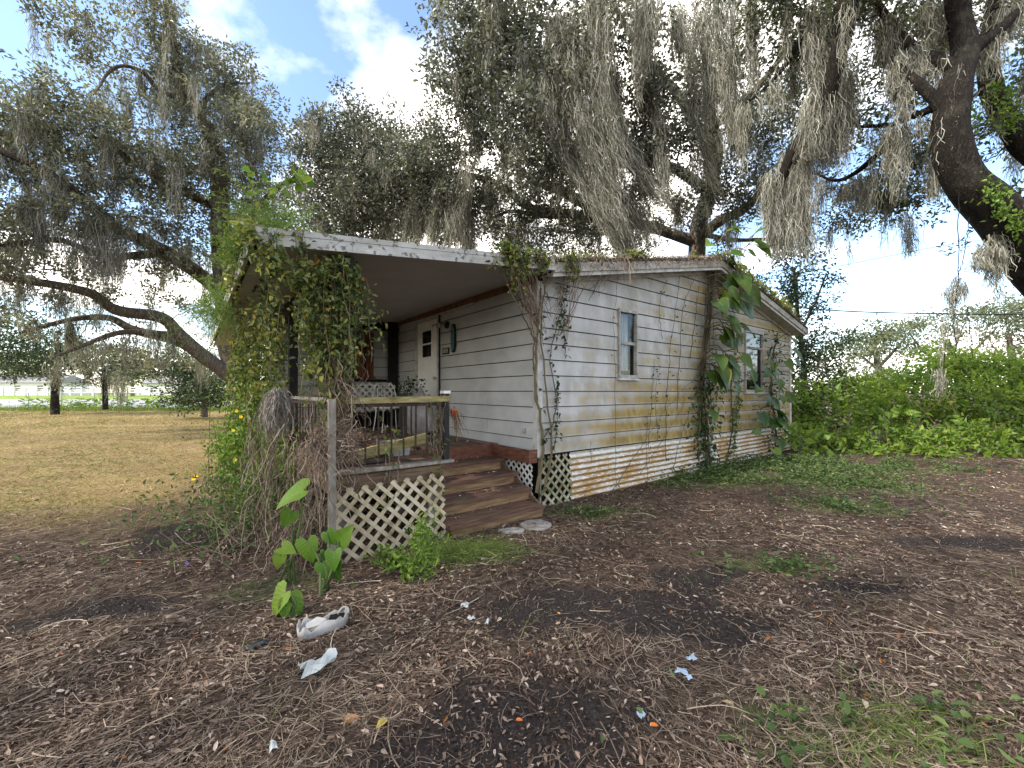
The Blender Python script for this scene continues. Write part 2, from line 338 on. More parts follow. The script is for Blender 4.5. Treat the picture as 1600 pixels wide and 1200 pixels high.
col = k.ramp(st, [(.25, (.038, .02, .015)), (.5, (.10, .055, .04)), (.75, (.18, .115, .088))]); col = k.mix(k.mr(k.noise(5, 4), .52, .7, 0, .45), col, (.10, .095, .05)); k.bump(st, .5, .006); MT['tread'] = k.done(col, .8, .2)
k = NT('ochre riser wood'); st = k.noise(8, 6, k.coord((.5, 5, 5)))
col = k.ramp(st, [(.25, (.075, .045, .026)), (.5, (.18, .112, .06)), (.75, (.28, .20, .12))]); col = k.mix(k.mr(k.noise(4, 4), .52, .7, 0, .5), col, (.12, .075, .04)); k.bump(st, .5, .006); MT['riser'] = k.done(col, .8, .2)
k = NT('red stained wood'); st = k.noise(9, 6, k.coord((1, 1, 6)))
col = k.ramp(st, [(.25, (.055, .022, .014)), (.5, (.125, .05, .03)), (.8, (.20, .10, .065))]); k.bump(st, .4, .004); MT['redwood'] = k.done(col, .7, .25)
MT['deckwood'] = noisemat('deck plank', [(.3, (.085, .052, .037)), (.55, (.18, .12, .088)), (.8, (.29, .22, .17))], 8, .8, .2, .004, (4, .5, 1), rnd=.25)
MT['greenwood'] = noisemat('mossy rail wood', [(.3, (.11, .095, .035)), (.5, (.24, .20, .085)), (.75, (.38, .34, .21))], 10, .85, .15, .005, (.6, 3, 3))
MT['graywood'] = noisemat('grey weathered wood', [(.3, (.11, .095, .078)), (.55, (.23, .21, .18)), (.8, (.38, .36, .33))], 10, .85, .15, .005, (2, 2, .6))
MT['lattice'] = noisemat('weathered lattice wood', [(.28, (.16, .125, .075)), (.5, (.34, .285, .19)), (.75, (.47, .42, .32))], 9, .8, .2, .003, rnd=.2)
MT['latticewhite'] = noisemat('white lattice', [(.25, (.42, .41, .38)), (.6, (.66, .66, .64))], 9, .6, .3)
MT['latticegreen'] = noisemat('mossy lattice', [(.28, (.10, .10, .045)), (.5, (.25, .235, .15)), (.75, (.42, .40, .33))], 7, .8, .2, .003, rnd=.15)
MT['black'] = noisemat('black painted iron', [(.3, (.010, .010, .010)), (.7, (.024, .023, .023))], 20, .6, .2)
MT['blackwood'] = noisemat('black painted wood', [(.3, (.008, .008, .008)), (.7, (.02, .018, .017))], 12, .7, .2)
MT['rustiron'] = noisemat('rusty iron', [(.3, (.018, .014, .012)), (.6, (.06, .035, .022)), (.8, (.12, .065, .035))], 25, .75, .25)
MT['void'] = plain('shade black sheathing', (.012, .011, .010), .9, .1)  # near-black colour carries the shade of board gaps and recesses
MT['crawlshade'] = plain('crawl space shade', (.02, .017, .014), 1, 0)  # near-black colour puts the crawl space shade on its backing sheets
MT['white'] = noisemat('white paint', [(.25, (.62, .61, .58)), (.7, (.76, .755, .73))], 5, .5, .35)
MT['brownboard'] = noisemat('reddish plank', [(.3, (.07, .028, .014)), (.55, (.15, .062, .03)), (.8, (.22, .10, .05))], 6, .7, .2, .003, (3, 3, .5))
MT['ledger'] = noisemat('brown ledger', [(.3, (.09, .045, .025)), (.7, (.19, .10, .055))], 8, .7, .25)
MT['metal'] = plain('brushed metal', (.45, .43, .4), .35, .5, .9)
MT['curtain'] = noisemat('pale curtain', [(.3, (.24, .25, .26)), (.7, (.38, .39, .41))], 4, .9, .1, 0, (10, 1, .6))
MT['winframe'] = noisemat('aluminium window frame', [(.3, (.16, .15, .13)), (.7, (.36, .35, .32))], 9, .5, .4)
k = NT('window glass'); gl = k.n('BsdfGlossy'); gl.inputs['Roughness'].default_value = .04; tr = k.n('BsdfTransparent'); tr.inputs[0].default_value = (.92, .93, .93, 1)
fz = k.n('LayerWeight'); fz.inputs[0].default_value = .5; mx = k.n('MixShader'); k.l(k.math('ADD', k.math('MULTIPLY', k.math('POWER', fz.outputs['Facing'], 4), .4), .03), mx.inputs[0]); k.l(tr.outputs[0], mx.inputs[1]); k.l(gl.outputs[0], mx.inputs[2]); k.l(mx.outputs[0], k.out.inputs[0]); MT['glass'] = k.m
MT['darkglass'] = plain('dark glass', (.008, .009, .01), .08, .5)
MT['teal'] = noisemat('teal glazed plaque', [(.3, (.02, .07, .09)), (.55, (.06, .16, .18)), (.75, (.22, .30, .30))], 14, .25, .5)
MT['signblue'] = plain('dark sign enamel', (.018, .016, .035), .4, .4)
MT['digit'] = plain('pale digits', (.55, .55, .52), .5)
MT['stone'] = noisemat('pinkish concrete', [(.3, (.13, .115, .105)), (.55, (.22, .20, .19)), (.8, (.30, .28, .265))], 18, .9, .2, .006)
MT['stonegrey'] = noisemat('broken grey concrete', [(.35, (.10, .10, .095)), (.55, (.24, .235, .225)), (.8, (.40, .39, .37))], 12, .9, .2, .01)
MT['plastic'] = noisemat('dirty white plastic', [(.3, (.16, .155, .15)), (.55, (.29, .285, .28)), (.8, (.40, .40, .40))], 6, .45, .4)
MT['blackplastic'] = plain('black plastic', (.012, .015, .02), .3, .5)
MT['paper'] = noisemat('torn paper', [(.3, (.33, .36, .36)), (.7, (.48, .51, .50))], 8, .7, .2)
MT['bluepaper'] = noisemat('pale blue scrap', [(.3, (.25, .33, .43)), (.7, (.38, .46, .56))], 10, .6, .3)
MT['orange'] = plain('orange pot', (.42, .09, .02), .6)
MT['road'] = noisemat('pale asphalt', [(.3, (.22, .225, .245)), (.7, (.33, .335, .355))], 2, .85, .2)
MT['galv'] = plain('galvanised steel', (.22, .23, .23), .5, .4, .6)
MT['cable'] = plain('cable', (.015, .015, .016), .6)
MT['farwhite'] = plain('far white wall', (.62, .62, .62), .7)
MT['farroof'] = plain('far roof', (.22, .22, .23), .8)
def leafveins(k, c, vein, n=7.0):
    x, y = k.attr('rib'), k.attr('ly'); f = k.math('FRACT', k.math('SUBTRACT', k.math('MULTIPLY', y, n), k.math('MULTIPLY', x, 1.5))); d = k.math('ABSOLUTE', k.math('SUBTRACT', f, .5))
    m = k.math('MAXIMUM', k.mr(d, .0, .05, .22, 0), k.mr(x, .0, .05, .6, 0)); k.bump(k.math('SUBTRACT', k.math('MULTIPLY', d, 1.2), k.math('MULTIPLY', m, .6)), .35, .006)
    c = k.mix(m, c, vein); e = k.math('MULTIPLY', k.mr(x, .80, 1.0, 0, 1), k.mr(k.noise(11, 3), .5, .62, 0, .85)); c = k.mix(e, c, (.20, .13, .04))
    return k.mix(k.mr(k.noise(3.5, 5), .40, .66, 0, .45), c, (.16, .20, .03))
k = NT('elephant ear leaf'); f = k.attr(); c = k.ramp(f, [(0, (.03, .09, .010)), (.6, (.075, .19, .016)), (1, (.19, .30, .03))])
c = k.mix(k.mr(k.noise(9, 4), .4, .7, 0, .35), c, (.05, .10, .015)); c = leafveins(k, c, (.22, .32, .10)); MT['ear'] = k.done(c, .5, .3, .4)
k = NT('pothos leaf'); f = k.attr(); c = k.ramp(f, [(0, (.012, .04, .008)), (.65, (.04, .095, .014)), (.9, (.12, .20, .025)), (1, (.5, .36, .05))])
c = leafveins(k, c, (.13, .21, .06)); MT['pothos'] = k.done(c, .4, .28, .35)

# ---------------------------------------------------------------- ground
SOIL = [(.85, 2.65, .62, .34), (.25, 2.7, .42, .30), (.22, 1.75, .55, .34), (-.1, 1.5, .5, .3), (1.4, 3.2, .55, .26), (-3.05, 4.25, .75, .36), (4.5, 4.0, .6, .2), (2.5, 3.05, .35, .12), (-2.6, 2.7, .4, .2)]
GREEN = [(3.3, 6.75, 1.25, .62), (5.2, 6.6, 1.1, .8), (2.15, 3.42, .42, .2), (1.45, 1.72, .55, .22), (-.45, 3.55, .55, .26), (-1.75, 3.0, .35, .3), (6.9, 7.6, 2.0, .4), (4.2, 5.2, .8, .35), (.9, 4.9, .5, .2)]
def blob_mask(x, y, L, wob=0.55):
    m = np.zeros_like(np.asarray(x, float)); n = fbm(np.asarray(x) * 2.4 + 3, np.asarray(y) * 2.4 + 8, 6) - .5
    for cx, cy, rx, ry in L:
        d = np.sqrt(((x - cx) / rx) ** 2 + ((y - cy) / ry) ** 2) + n * wob * 2
        m = np.maximum(m, 1 - sstep(d, .85, 1.1))
    return m
def lawn_mask(x, y):
    n = fbm(np.asarray(x) * .6, np.asarray(y) * .6, 3) - .5
    e = -4.3 - .22 * (np.asarray(y) - 5) + n * 1.6
    m = (1 - sstep(x, e - .7, e + .5)) * sstep(np.asarray(y) + n * 1.2, 3.9, 5.2)
    return m
def gh(x, y):
    x = np.asarray(x, float); y = np.asarray(y, float)
    far = np.clip(1.0 - (np.hypot(x, y) - 14) / 14, 0, 1)
    return (.11 * (fbm(x * .45 + 9, y * .45 + 4, 3) - .5) + .05 * (fbm(x * 2.6, y * 2.6, 3) - .5)) * far - .02
def axis_pts(lo, hi, step, far, k=1.22):
    a = list(np.arange(lo, hi + 1e-6, step)); s = step; q = hi
    while q < far: s *= k; q += s; a.append(q)
    s = step; q = lo
    while q > -far: s *= k; q -= s; a.insert(0, q)
    return A(a)
gx, gy = axis_pts(-7, 9, .064, 900), axis_pts(.6, 10, .064, 900)
XX, YY = np.meshgrid(gx, gy, indexing='ij'); ZZ = gh(XX, YY)
i, j = np.meshgrid(np.arange(len(gx) - 1), np.arange(len(gy) - 1), indexing='ij'); n_ = len(gy)
fq = np.stack([i*n_+j, (i+1)*n_+j, (i+1)*n_+j+1, i*n_+j+1], -1).reshape(-1, 4)
k = NT('yard ground')
a_s, a_l, a_g = k.attr('soil'), k.attr('lawn'), k.attr('green')
n1 = k.noise(14, 7, None, .65); n2 = k.noise(1.6, 5); n3 = k.noise(55, 4); st = k.noise(22, 5, k.coord((1, .35, 1)), .65, 1.2)
mul = k.ramp(n1, [(.28, (.012, .008, .006)), (.46, (.045, .030, .023)), (.6, (.10, .072, .054)), (.76, (.20, .15, .115))])
mul = k.mix(k.mr(st, .54, .70, 0, .6), mul, (.14, .10, .07))
mul = k.mix(k.mr(n2, .45, .65, 0, .5), mul, (.07, .05, .038))
soil = k.ramp(n3, [(.3, (.016, .013, .012)), (.6, (.038, .031, .029)), (.75, (.075, .064, .06))])
lawn = k.ramp(k.math('ADD', k.math('MULTIPLY', n1, .55), k.math('MULTIPLY', n2, .45)), [(.32, (.10, .07, .04)), (.46, (.19, .13, .065)), (.56, (.22, .17, .08)), (.7, (.14, .15, .05))])
lawn = k.mix(k.mr(st, .5, .66, 0, .6), lawn, (.27, .20, .12))
grn = k.ramp(n1, [(.3, (.04, .05, .02)), (.7, (.12, .14, .05))])
c = k.mix(a_l, mul, lawn); c = k.mix(k.math('MULTIPLY', a_g, .6), c, grn); c = k.mix(a_s, c, soil)
k.bump(k.math('ADD', n1, st), .9, .03); MT['ground'] = k.done(c, .95, .1)
gmb = MB().add(np.stack([XX, YY, ZZ], -1).reshape(-1, 3), fq)
ground = structure(gmb.build('ground', MT['ground'], smooth=True, attrs={'soil': blob_mask(XX, YY, SOIL, 1.0).ravel() * .92, 'lawn': lawn_mask(XX, YY).ravel(), 'green': blob_mask(XX, YY, GREEN).ravel()}))
ground['label'] = 'brown leaf littered yard with dry lawn at left'

# road with verge beyond the left fence
r_ = MB(); xs = np.linspace(-170, 30, 60); yc = 36 + (xs + 30) * -.02
V = []; 
for x, y in zip(xs, yc): V += [(x, y, .03), (x, y + 42, .035)]
r_.add(V, [(2*i, 2*i+2, 2*i+3, 2*i+1) for i in range(59)]); structure(r_.build('road', MT['road']))
v_ = MB(); V = []
for x, y in zip(xs, yc): V += [(x, y + 41.5, .06), (x, y + 75, .7)]
v_.add(V, [(2*i, 2*i+2, 2*i+3, 2*i+1) for i in range(59)])
structure(v_.build('far_verge', noisemat('verge grass', [(.3, (.12, .20, .03)), (.7, (.25, .32, .06))], 1.2, .9, .1)))

# ---------------------------------------------------------------- house
ZB, BD, SL = .62, .2, .2                       # siding bottom, board exposure, roof slope
UW, UR, VL = 8.23, 4.15, 8.4                   # house width, ridge position, length
WT = 2.79                                      # wall top at the eaves
def roof_top(u):                               # top surface of the shingle roof and the porch roof
    return 3.0 + SL * u if 0 <= u <= UR else (3.0 + SL * (2 * UR - u) if u > UR else 3.0 + .116 * u)
def wall_top(u): return WT + SL * min(u, 2 * UR - u)
house = thing('mobile_home', 'white lap sided mobile home stained with algae under mossy oaks', 'house', (4, 4, 0), house=True)
def clip_poly(poly, f):                        # keep f(p) >= 0
    out = []
    for a, b in zip(poly, poly[1:] + poly[:1]):
        fa, fb = f(a), f(b)
        if fa >= 0: out.append(a)
        if (fa >= 0) != (fb >= 0): t = fa / (fa - fb); out.append((a[0] + (b[0]-a[0])*t, a[1] + (b[1]-a[1])*t))
    return out
def siding(parent, mat, a0, a1, zt, holes, to3, joints, ztop_fn=None, z0=ZB, back=0.0):
    n = int(math.ceil((zt - z0) / BD))
    for c in range(n):
        zb = z0 + c * BD; ze = min(zb + BD, zt); js = sorted(q + (.6 * ((c * 37) % 5 - 2)) for q in joints)
        cuts = [a0] + [q for q in js if a0 + .3 < q < a1 - .3] + [a1]
        for s0, s1 in zip(cuts, cuts[1:]):
            rects = [(s0 + .0015, s1 - .0015, zb + .011, ze)]
            for (h0, h1, hz0, hz1) in holes:
                new = []
                for (p0, p1, q0, q1) in rects:
                    if p1 <= h0 or p0 >= h1 or q1 <= hz0 or q0 >= hz1: new.append((p0, p1, q0, q1)); continue
                    if p0 < h0: new.append((p0, h0, q0, q1))
                    if p1 > h1: new.append((h1, p1, q0, q1))
                    m0, m1 = max(p0, h0), min(p1, h1)
                    if q0 < hz0: new.append((m0, m1, q0, hz0))
                    if q1 > hz1: new.append((m0, m1, hz1, q1))
                rects = new
            for (p0, p1, q0, q1) in rects:
                if p1 - p0 < .02 or q1 - q0 < .012: continue
                poly = [(p0, q0), (p1, q0), (p1, q1), (p0, q1)]
                if ztop_fn:
                    for sgn in (0, 1):
                        poly = clip_poly(poly, lambda q, sgn=sgn: (WT + SL * (q[0] if sgn == 0 else 2 * UR - q[0])) - q[1])
                if len(poly) < 3: continue
                jit = random.uniform(-.0015, .0015)
                th = lambda z: .022 - .017 * (z - zb) / BD + jit
                MB().prism(poly, lambda a, z: to3(a, z, th(z)), lambda a, z: to3(a, z, -.004)).build('siding_board', mat, parent)
W1, W2 = (1.55, 2.0, 1.62, 2.65), (5.70, 6.60, 1.41, 2.72)
siding(house, MT['siding'], .05, UW - .05, WT + SL * UR, [W1, W2], lambda a, z, t: (a, -t, z), [2.6, 5.1, 7.4], True)
DOOR = (2.55, 3.45, .70, 2.76)
siding(house, MT['siding_in'], .05, VL, 2.86, [DOOR], lambda a, z, t: (-t, a, z), [1.1, 4.2, 6.6], None, ZB)
# corner boards
MB().box((-.027, -.03, ZB - .02), (.055, -.024, 2.8)).build('corner_board', MT['trim'], house)
MB().box((-.03, -.024, ZB - .02), (-.024, .055, 2.85)).build('corner_board', MT['trim'], house)
MB().box((UW - .06, -.03, ZB - .02), (UW + .025, -.002, 2.78)).build('corner_board', MT['trim'], house)
# sheathing behind the boards, coloured near-black so their gaps read as shadow lines
MB().prism([(.14, .05), (UW - .05, .05), (UW - .05, WT), (UR, WT + SL * UR), (.14, WT)], lambda a, z: (a, .16, z), lambda a, z: (a, VL, z)).build('wall_core', MT['void'], house)
for (a, b) in ((.002, W1[0] - .01), (W1[1] + .01, W2[0] - .01), (W2[1] + .01, UW - .02)):
    MB().box((a, .0, .64), (b, .155, 2.76)).build('wall_stud', MT['void'], house)
for w in (W1, W2): MB().box((w[0], .0, .64), (w[1], .155, w[2] - .01)).build('wall_stud', MT['void'], house)
for w in (W1, W2): MB().box((w[0], .0, w[3] + .01), (w[1], .155, 2.78)).build('wall_stud', MT['void'], house)
# windows
def window(w, rail, label, bar=False):
    u0, u1, z0, z1 = w
    f = MB()
    for lo, hi in (((u0, -.05, z0), (u0 + .03, .01, z1)), ((u1 - .03, -.05, z0), (u1, .01, z1)), ((u0 + .03, -.05, z1 - .045), (u1 - .03, .01, z1)), ((u0 + .03, -.056, z0), (u1 - .03, .01, z0 + .05))): f.box(lo, hi)
    fr = f.build('window', MT['winframe'], house); fr['label'] = label
    def sub(mb, name, mat):
        o = mb.build(name, mat); o.parent = fr; o.location = (0, 0, 0); return o
    sub(MB().box((u0 + .03, -.02, rail - .022), (u1 - .03, .008, rail + .022)), 'meeting_rail', MT['graywood'] if bar else MT['winframe'])
    sub(MB().box((u0 + .03, -.012, rail + .022), (u1 - .03, -.006, z1 - .045)), 'pane', MT['glass'])
    sub(MB().box((u0 + .03, .012, z0 + .05), (u1 - .03, .017, rail - .022)), 'pane', MT['glass'])
    c = MB(); n = 40; xs = np.linspace(u0 + .03, u1 - (.03 if bar else .10), n); yy = .075 + .012 * np.sin(xs * 95) + .006 * np.sin(xs * 37)
    zb = z0 + (.12 if not bar else .45)
    V = [(x, y, zb) for x, y in zip(xs, yy)] + [(x, y, z1 - .03) for x, y in zip(xs, yy)]
    c.add(V, [(i, i + 1, n + i + 1, n + i) for i in range(n - 1)]); sub(c, 'curtain', MT['curtain'])
    sub(MB().box((u0 - .02, -.075, z0 - .03), (u1 + .02, -.002, z0 - .002)), 'sill', MT['trim'])
window(W1, 2.15, 'tall narrow window with pale curtain and dark gap below')
window(W2, 2.36, 'wider window half hidden by large climbing leaves', True)
# roof planes, rake boards, soffit
def slope_slab(name, mat, u0, u1, v0, v1, dz0, dz1):
    return MB().add([(u, v, roof_top(u if u != UR else UR) + dz) for u, v, dz in ((u0,v0,dz0),(u1,v0,dz0),(u1,v1,dz0),(u0,v1,dz0),(u0,v0,dz1),(u1,v0,dz1),(u1,v1,dz1),(u0,v1,dz1))],
                    [(0,3,2,1),(4,5,6,7),(0,1,5,4),(1,2,6,5),(2,3,7,6),(3,0,4,7)]).build(name, mat, house)
for a, b in ((0.0, UR), (UR, UW + .17)):
    slope_slab('roof_slope', MT['roof'], a + .001, b - .001, -.33, VL + .3, -.035, 0.0)
    slope_slab('rake_fascia', MT['fascia'], a + .002, b - .002, -.31, -.285, -.155, -.037)
    slope_slab('rake_trim', MT['trim'], a + .003, b - .003, -.283, -.255, -.205, -.10)
    slope_slab('soffit', MT['trim'], a + .004, b - .004, -.25, -.03, -.17, -.15)
slope_slab('frieze_board', MT['trim'], .06, UR - .002, -.045, -.026, -.235, -.172)
slope_slab('frieze_board', MT['trim'], UR + .002, UW, -.045, -.026, -.235, -.172)
slope_slab('eave_fascia', MT['fascia'], UW + .171, UW + .195, -.33, VL + .3, -.17, 0.0)
# far-side and back walls so the house is closed
MB().box((UW - .045, .0, .05), (UW, VL, 2.76)).build('back_wall', MT['siding_in'], house)
MB().box((.0, VL + .002, .05), (UW, VL + .03, 2.76)).build('back_wall', MT['siding_in'], house)
# corrugated skirting sheets (ridges run along the wall)
def corrug(u0, u1, zt, zb, y0, tilt=0.0):
    n = 64; zs = np.linspace(zb, zt, n); V = []
    us = np.linspace(u0, u1, 9)
    for u in us:
        for z in zs: V.append((u, y0 - .013 * math.cos(2 * math.pi * z / .0775) - .004 * math.sin(u * 3.1) - tilt * (zt - z), z))
    return MB().add(V, [(a*n+b, (a+1)*n+b, (a+1)*n+b+1, a*n+b+1) for a in range(8) for b in range(n - 1)]).build('corrugated_sheet', MT['rust'], house, smooth=True)
for a, b, t in ((.55, 3.0, .03), (2.96, 5.55, .02), (5.5, 8.2, .02)): corrug(a, b, .615, -.06, -.012 - .006 * (a > 2) + .006 * (a > 5), t)
MB().box((.06, -.006, .60), (UW, .0, .64)).build('skirt_rail', MT['void'], house)
MB().box((.06, .05, -.1), (UW, .06, .62)).build('crawl_shade_sheet', MT['crawlshade'], house)
# porch door and its trim
dr = MB().box((-.03, DOOR[0] + .06, DOOR[2] + .02), (-.004, DOOR[1] - .04, DOOR[3] - .06)).build('door', MT['white'], house); dr['label'] = 'white porch door with small two pane window'
def sub_of(par, mb, name, mat, smooth=False):
    o = mb.build(name, mat, smooth=smooth); o.parent = par; o.location = (0, 0, 0); return o
for z0, z1 in ((2.05, 2.27), (2.30, 2.52)): sub_of(dr, MB().box((-.036, 2.82, z0), (-.031, 3.19, z1)), 'pane', MT['darkglass'])
wf = MB()
for lo, hi in (((-.048, 2.79, 2.02), (-.0305, 2.82, 2.55)), ((-.048, 3.19, 2.02), (-.0305, 3.22, 2.55)), ((-.048, 2.82, 2.52), (-.0305, 3.19, 2.55)), ((-.048, 2.82, 2.02), (-.0305, 3.19, 2.05)), ((-.046, 2.82, 2.27), (-.0305, 3.19, 2.30))): wf.box(lo, hi)
sub_of(dr, wf, 'window_trim', MT['white'])
sub_of(dr, MB().lathe([(.0, -.085), (.02, -.083), (.03, -.07), (.026, -.055), (.012, -.045), (.028, -.034), (.028, -.0305)], (0, 2.68, 1.66), 14, 'x'), 'knob', MT['metal'], True)
for lo, hi in (((-.05, DOOR[0] - .01, .70), (-.003, DOOR[0] + .05, 2.76)), ((-.05, DOOR[1] - .035, .70), (-.003, DOOR[1] + .03, 2.76)), ((-.05, DOOR[0] + .05, 2.705), (-.003, DOOR[1] - .035, 2.76))):
    MB().box(lo, hi).build('door_frame', MT['trim'], house)
MB().box((-.05, DOOR[0] - .03, .70), (-.026, DOOR[0] - .012, 2.75)).build('door_gap_shade', MT['blackwood'], house)  # solid black strip, the shade of a gap put into colour
MB().box((-.06, .02, 2.775), (-.024, 4.3, 2.865)).build('ledger_board', MT['ledger'], house)
MB().box((-.05, 1.4, 2.745), (-.026, 4.3, 2.772)).build('conduit', MT['trim'], house)
MB().box((-.032, .21, .88), (-.023, .30, .95)).build('wall_vent', MT['trim'], house)

# wall fittings by the porch door
lamp = thing('wall_lamp', 'small dark porch lamp with glass shade beside the white door', 'lamp', (-.03, 2.29, 2.54), house=True)
MB().lathe([(0, -.05), (.055, -.05), (.06, -.035), (.06, -.02)], (0, 2.27, 2.54), 16, 'x').build('backplate', MT['black'], lamp, True)
MB().tubes(smooth_path([(-.05, 2.27, 2.54), (-.12, 2.30, 2.56), (-.17, 2.40, 2.55), (-.19, 2.50, 2.535)], 10), .008).build('arm', MT['black'], lamp, True)
MB().lathe([(.012, .05), (.03, .04), (.045, .0), (.04, -.04), (.0, -.05)], (-.14, 2.36, 2.535), 14).build('shade', MT['plastic'], lamp, True)
pl = thing('wall_plaque', 'long oval teal plaque in dark frame beside the porch lamp', 'plaque', (-.03, 2.05, 2.07), house=True)
def oval(yc, zc, ry, rz, x0, x1, n=28):
    q = [(yc + ry * math.copysign(abs(math.cos(t)) ** .7, math.cos(t)), zc + rz * math.copysign(abs(math.sin(t)) ** .8, math.sin(t))) for t in np.linspace(0, 2 * math.pi, n, endpoint=False)]
    return MB().prism(q, lambda a, z: (x0, a, z), lambda a, z: (x1, a, z))
oval(2.05, 2.295, .075, .235, -.045, -.024).build('frame', MT['blackwood'], pl)
oval(2.06, 2.295, .052, .205, -.052, -.0455).build('tile', MT['teal'], pl)
sg = thing('house_number_sign', 'small dark house number sign with pale digits under the plaque', 'sign', (-.03, 2.31, 2.05), house=True)
MB().box((-.036, 2.21, 2.05), (-.024, 2.42, 2.16)).build('plate', MT['signblue'], sg)
tc = bpy.data.curves.new('digits', 'FONT'); tc.body = '1835'; tc.size = .092; tc.align_x = 'CENTER'; tc.align_y = 'CENTER'; tc.extrude = .001
to = bpy.data.objects.new('digits_src', tc); C.objects.link(to); bpy.context.view_layer.update()
tm = bpy.data.meshes.new_from_object(to.evaluated_get(bpy.context.evaluated_depsgraph_get())); bpy.data.objects.remove(to)
tm.materials.clear(); tm.materials.append(MT['digit'])
dg = bpy.data.objects.new('digits', tm); C.objects.link(dg); dg.parent = sg
dg.location = tuple(A([-.038, 2.315, 2.105]) - A(sg['_o'])); dg.rotation_euler = (math.radians(90), 0, math.radians(-90))

# ---------------------------------------------------------------- porch roof
proof = thing('porch_roof', 'low sloped porch roof with grey metal edge and pale ceiling', 'roof', (-2.4, 4, 0), house=True)
def pslab(name, mat, u0, u1, v0, v1, d0, d1):
    return MB().add([(u, v, 3.0 + .116 * u + dz) for u, v, dz in ((u0,v0,d0),(u1,v0,d0),(u1,v1,d0),(u0,v1,d0),(u0,v0,d1),(u1,v0,d1),(u1,v1,d1),(u0,v1,d1))],
                    [(0,3,2,1),(4,5,6,7),(0,1,5,4),(1,2,6,5),(2,3,7,6),(3,0,4,7)]).build(name, mat, proof)
PU, PV1 = -3.05, 8.3
pslab('roof_sheet', MT['roof'], PU + .01, -.003, -.29, PV1, -.02, -.004)
for i in range(9):                                                   # ceiling pans run down the slope
    a = -.28 + i * (PV1 + .28) / 9; pslab('ceiling_panel', MT['ceiling'], PU + .03, -.03, a + .002, a + (PV1 + .28) / 9 - .002, -.135, -.125 + .002 * (i % 2))
for k_, (d0, d1, off) in enumerate(((-.045, 0.0, .0), (-.088, -.047, .004), (-.135, -.09, .0))):   # front edge: three metal lips
    pslab('front_edge', MT['alum'], PU, -2.35, -.318 + off, -.293, d0, d1); pslab('front_edge', MT['alum'], -2.348, -1.15, -.316 + off, -.293, d0, d1); pslab('front_edge', MT['alum'], -1.148, -.003, -.317 + off, -.293, d0, d1)
pslab('side_edge', MT['alum'], PU - .03, PU - .002, -.317, 3.0, -.15, .012); pslab('side_edge', MT['alum'], PU - .03, PU - .002, 3.003, PV1, -.15, .012)
def pz(u): return 3.0 + .116 * u
MB().box((-2.44, -.22, pz(-2.4) - .30), (-2.30, PV1 - .3, pz(-2.4) - .14)).build('beam', MT['blackwood'], proof)
for v in (-.02, 2.15, 4.3, 6.3, 8.0): MB().box((-2.42, v - .05, -.02), (-2.32, v + .05, pz(-2.4) - .301)).build('post', MT['blackwood'], proof)
MB().box((-2.30, 4.30, 2.66), (-.03, 4.42, 2.845)).build('cross_beam', MT['blackwood'], proof)
MB().box((-.22, 4.31, .70), (-.06, 4.43, 2.659)).build('post', MT['blackwood'], proof)
MB().box((-1.02, 4.32, .70), (-.92, 4.42, 2.659)).build('post', MT['blackwood'], proof)
# room closing the far end of the porch
room = thing('porch_room_wall', 'shaded siding wall closing the far end of the porch', 'wall', (-1.2, 4.6, .7), house=True)
siding(room, MT['siding_in'], -2.3, -.03, 2.70, [], lambda a, z, t: (a, 4.62 - t, z), [-1.1], None, .72)
MB().box((-2.3, 4.63, .72), (-.03, 4.68, 2.70)).build('wall_core', MT['void'], room)
bb = MB().box((-.80, 4.56, 1.72), (-.47, 4.596, 2.62)).build('shutter', MT['brownboard'], room); bb['label'] = 'reddish brown plank over a narrow opening'
sub_of(bb, MB().box((-.66, 4.548, 1.85), (-.63, 4.559, 2.4)), 'slot_shade', MT['blackwood'])  # black bar on the plank paints the shade of a narrow slot
sub_of(bb, MB().box((-.86, 4.53, 1.68), (-.44, 4.597, 1.718)), 'sill', MT['brownboard'])
MB().box((-1.0, 4.44, 1.62), (-.23, 4.5, 1.67)).build('rail', MT['blackwood'], room)
MB().box((-.55, 4.43, 1.672), (-.24, 4.49, 1.69)).build('shelf_board', MT['graywood'], room)
MB().box((-1.0, 4.46, .70), (-.23, 4.55, 1.02)).build('dark_base', MT['void'], room)

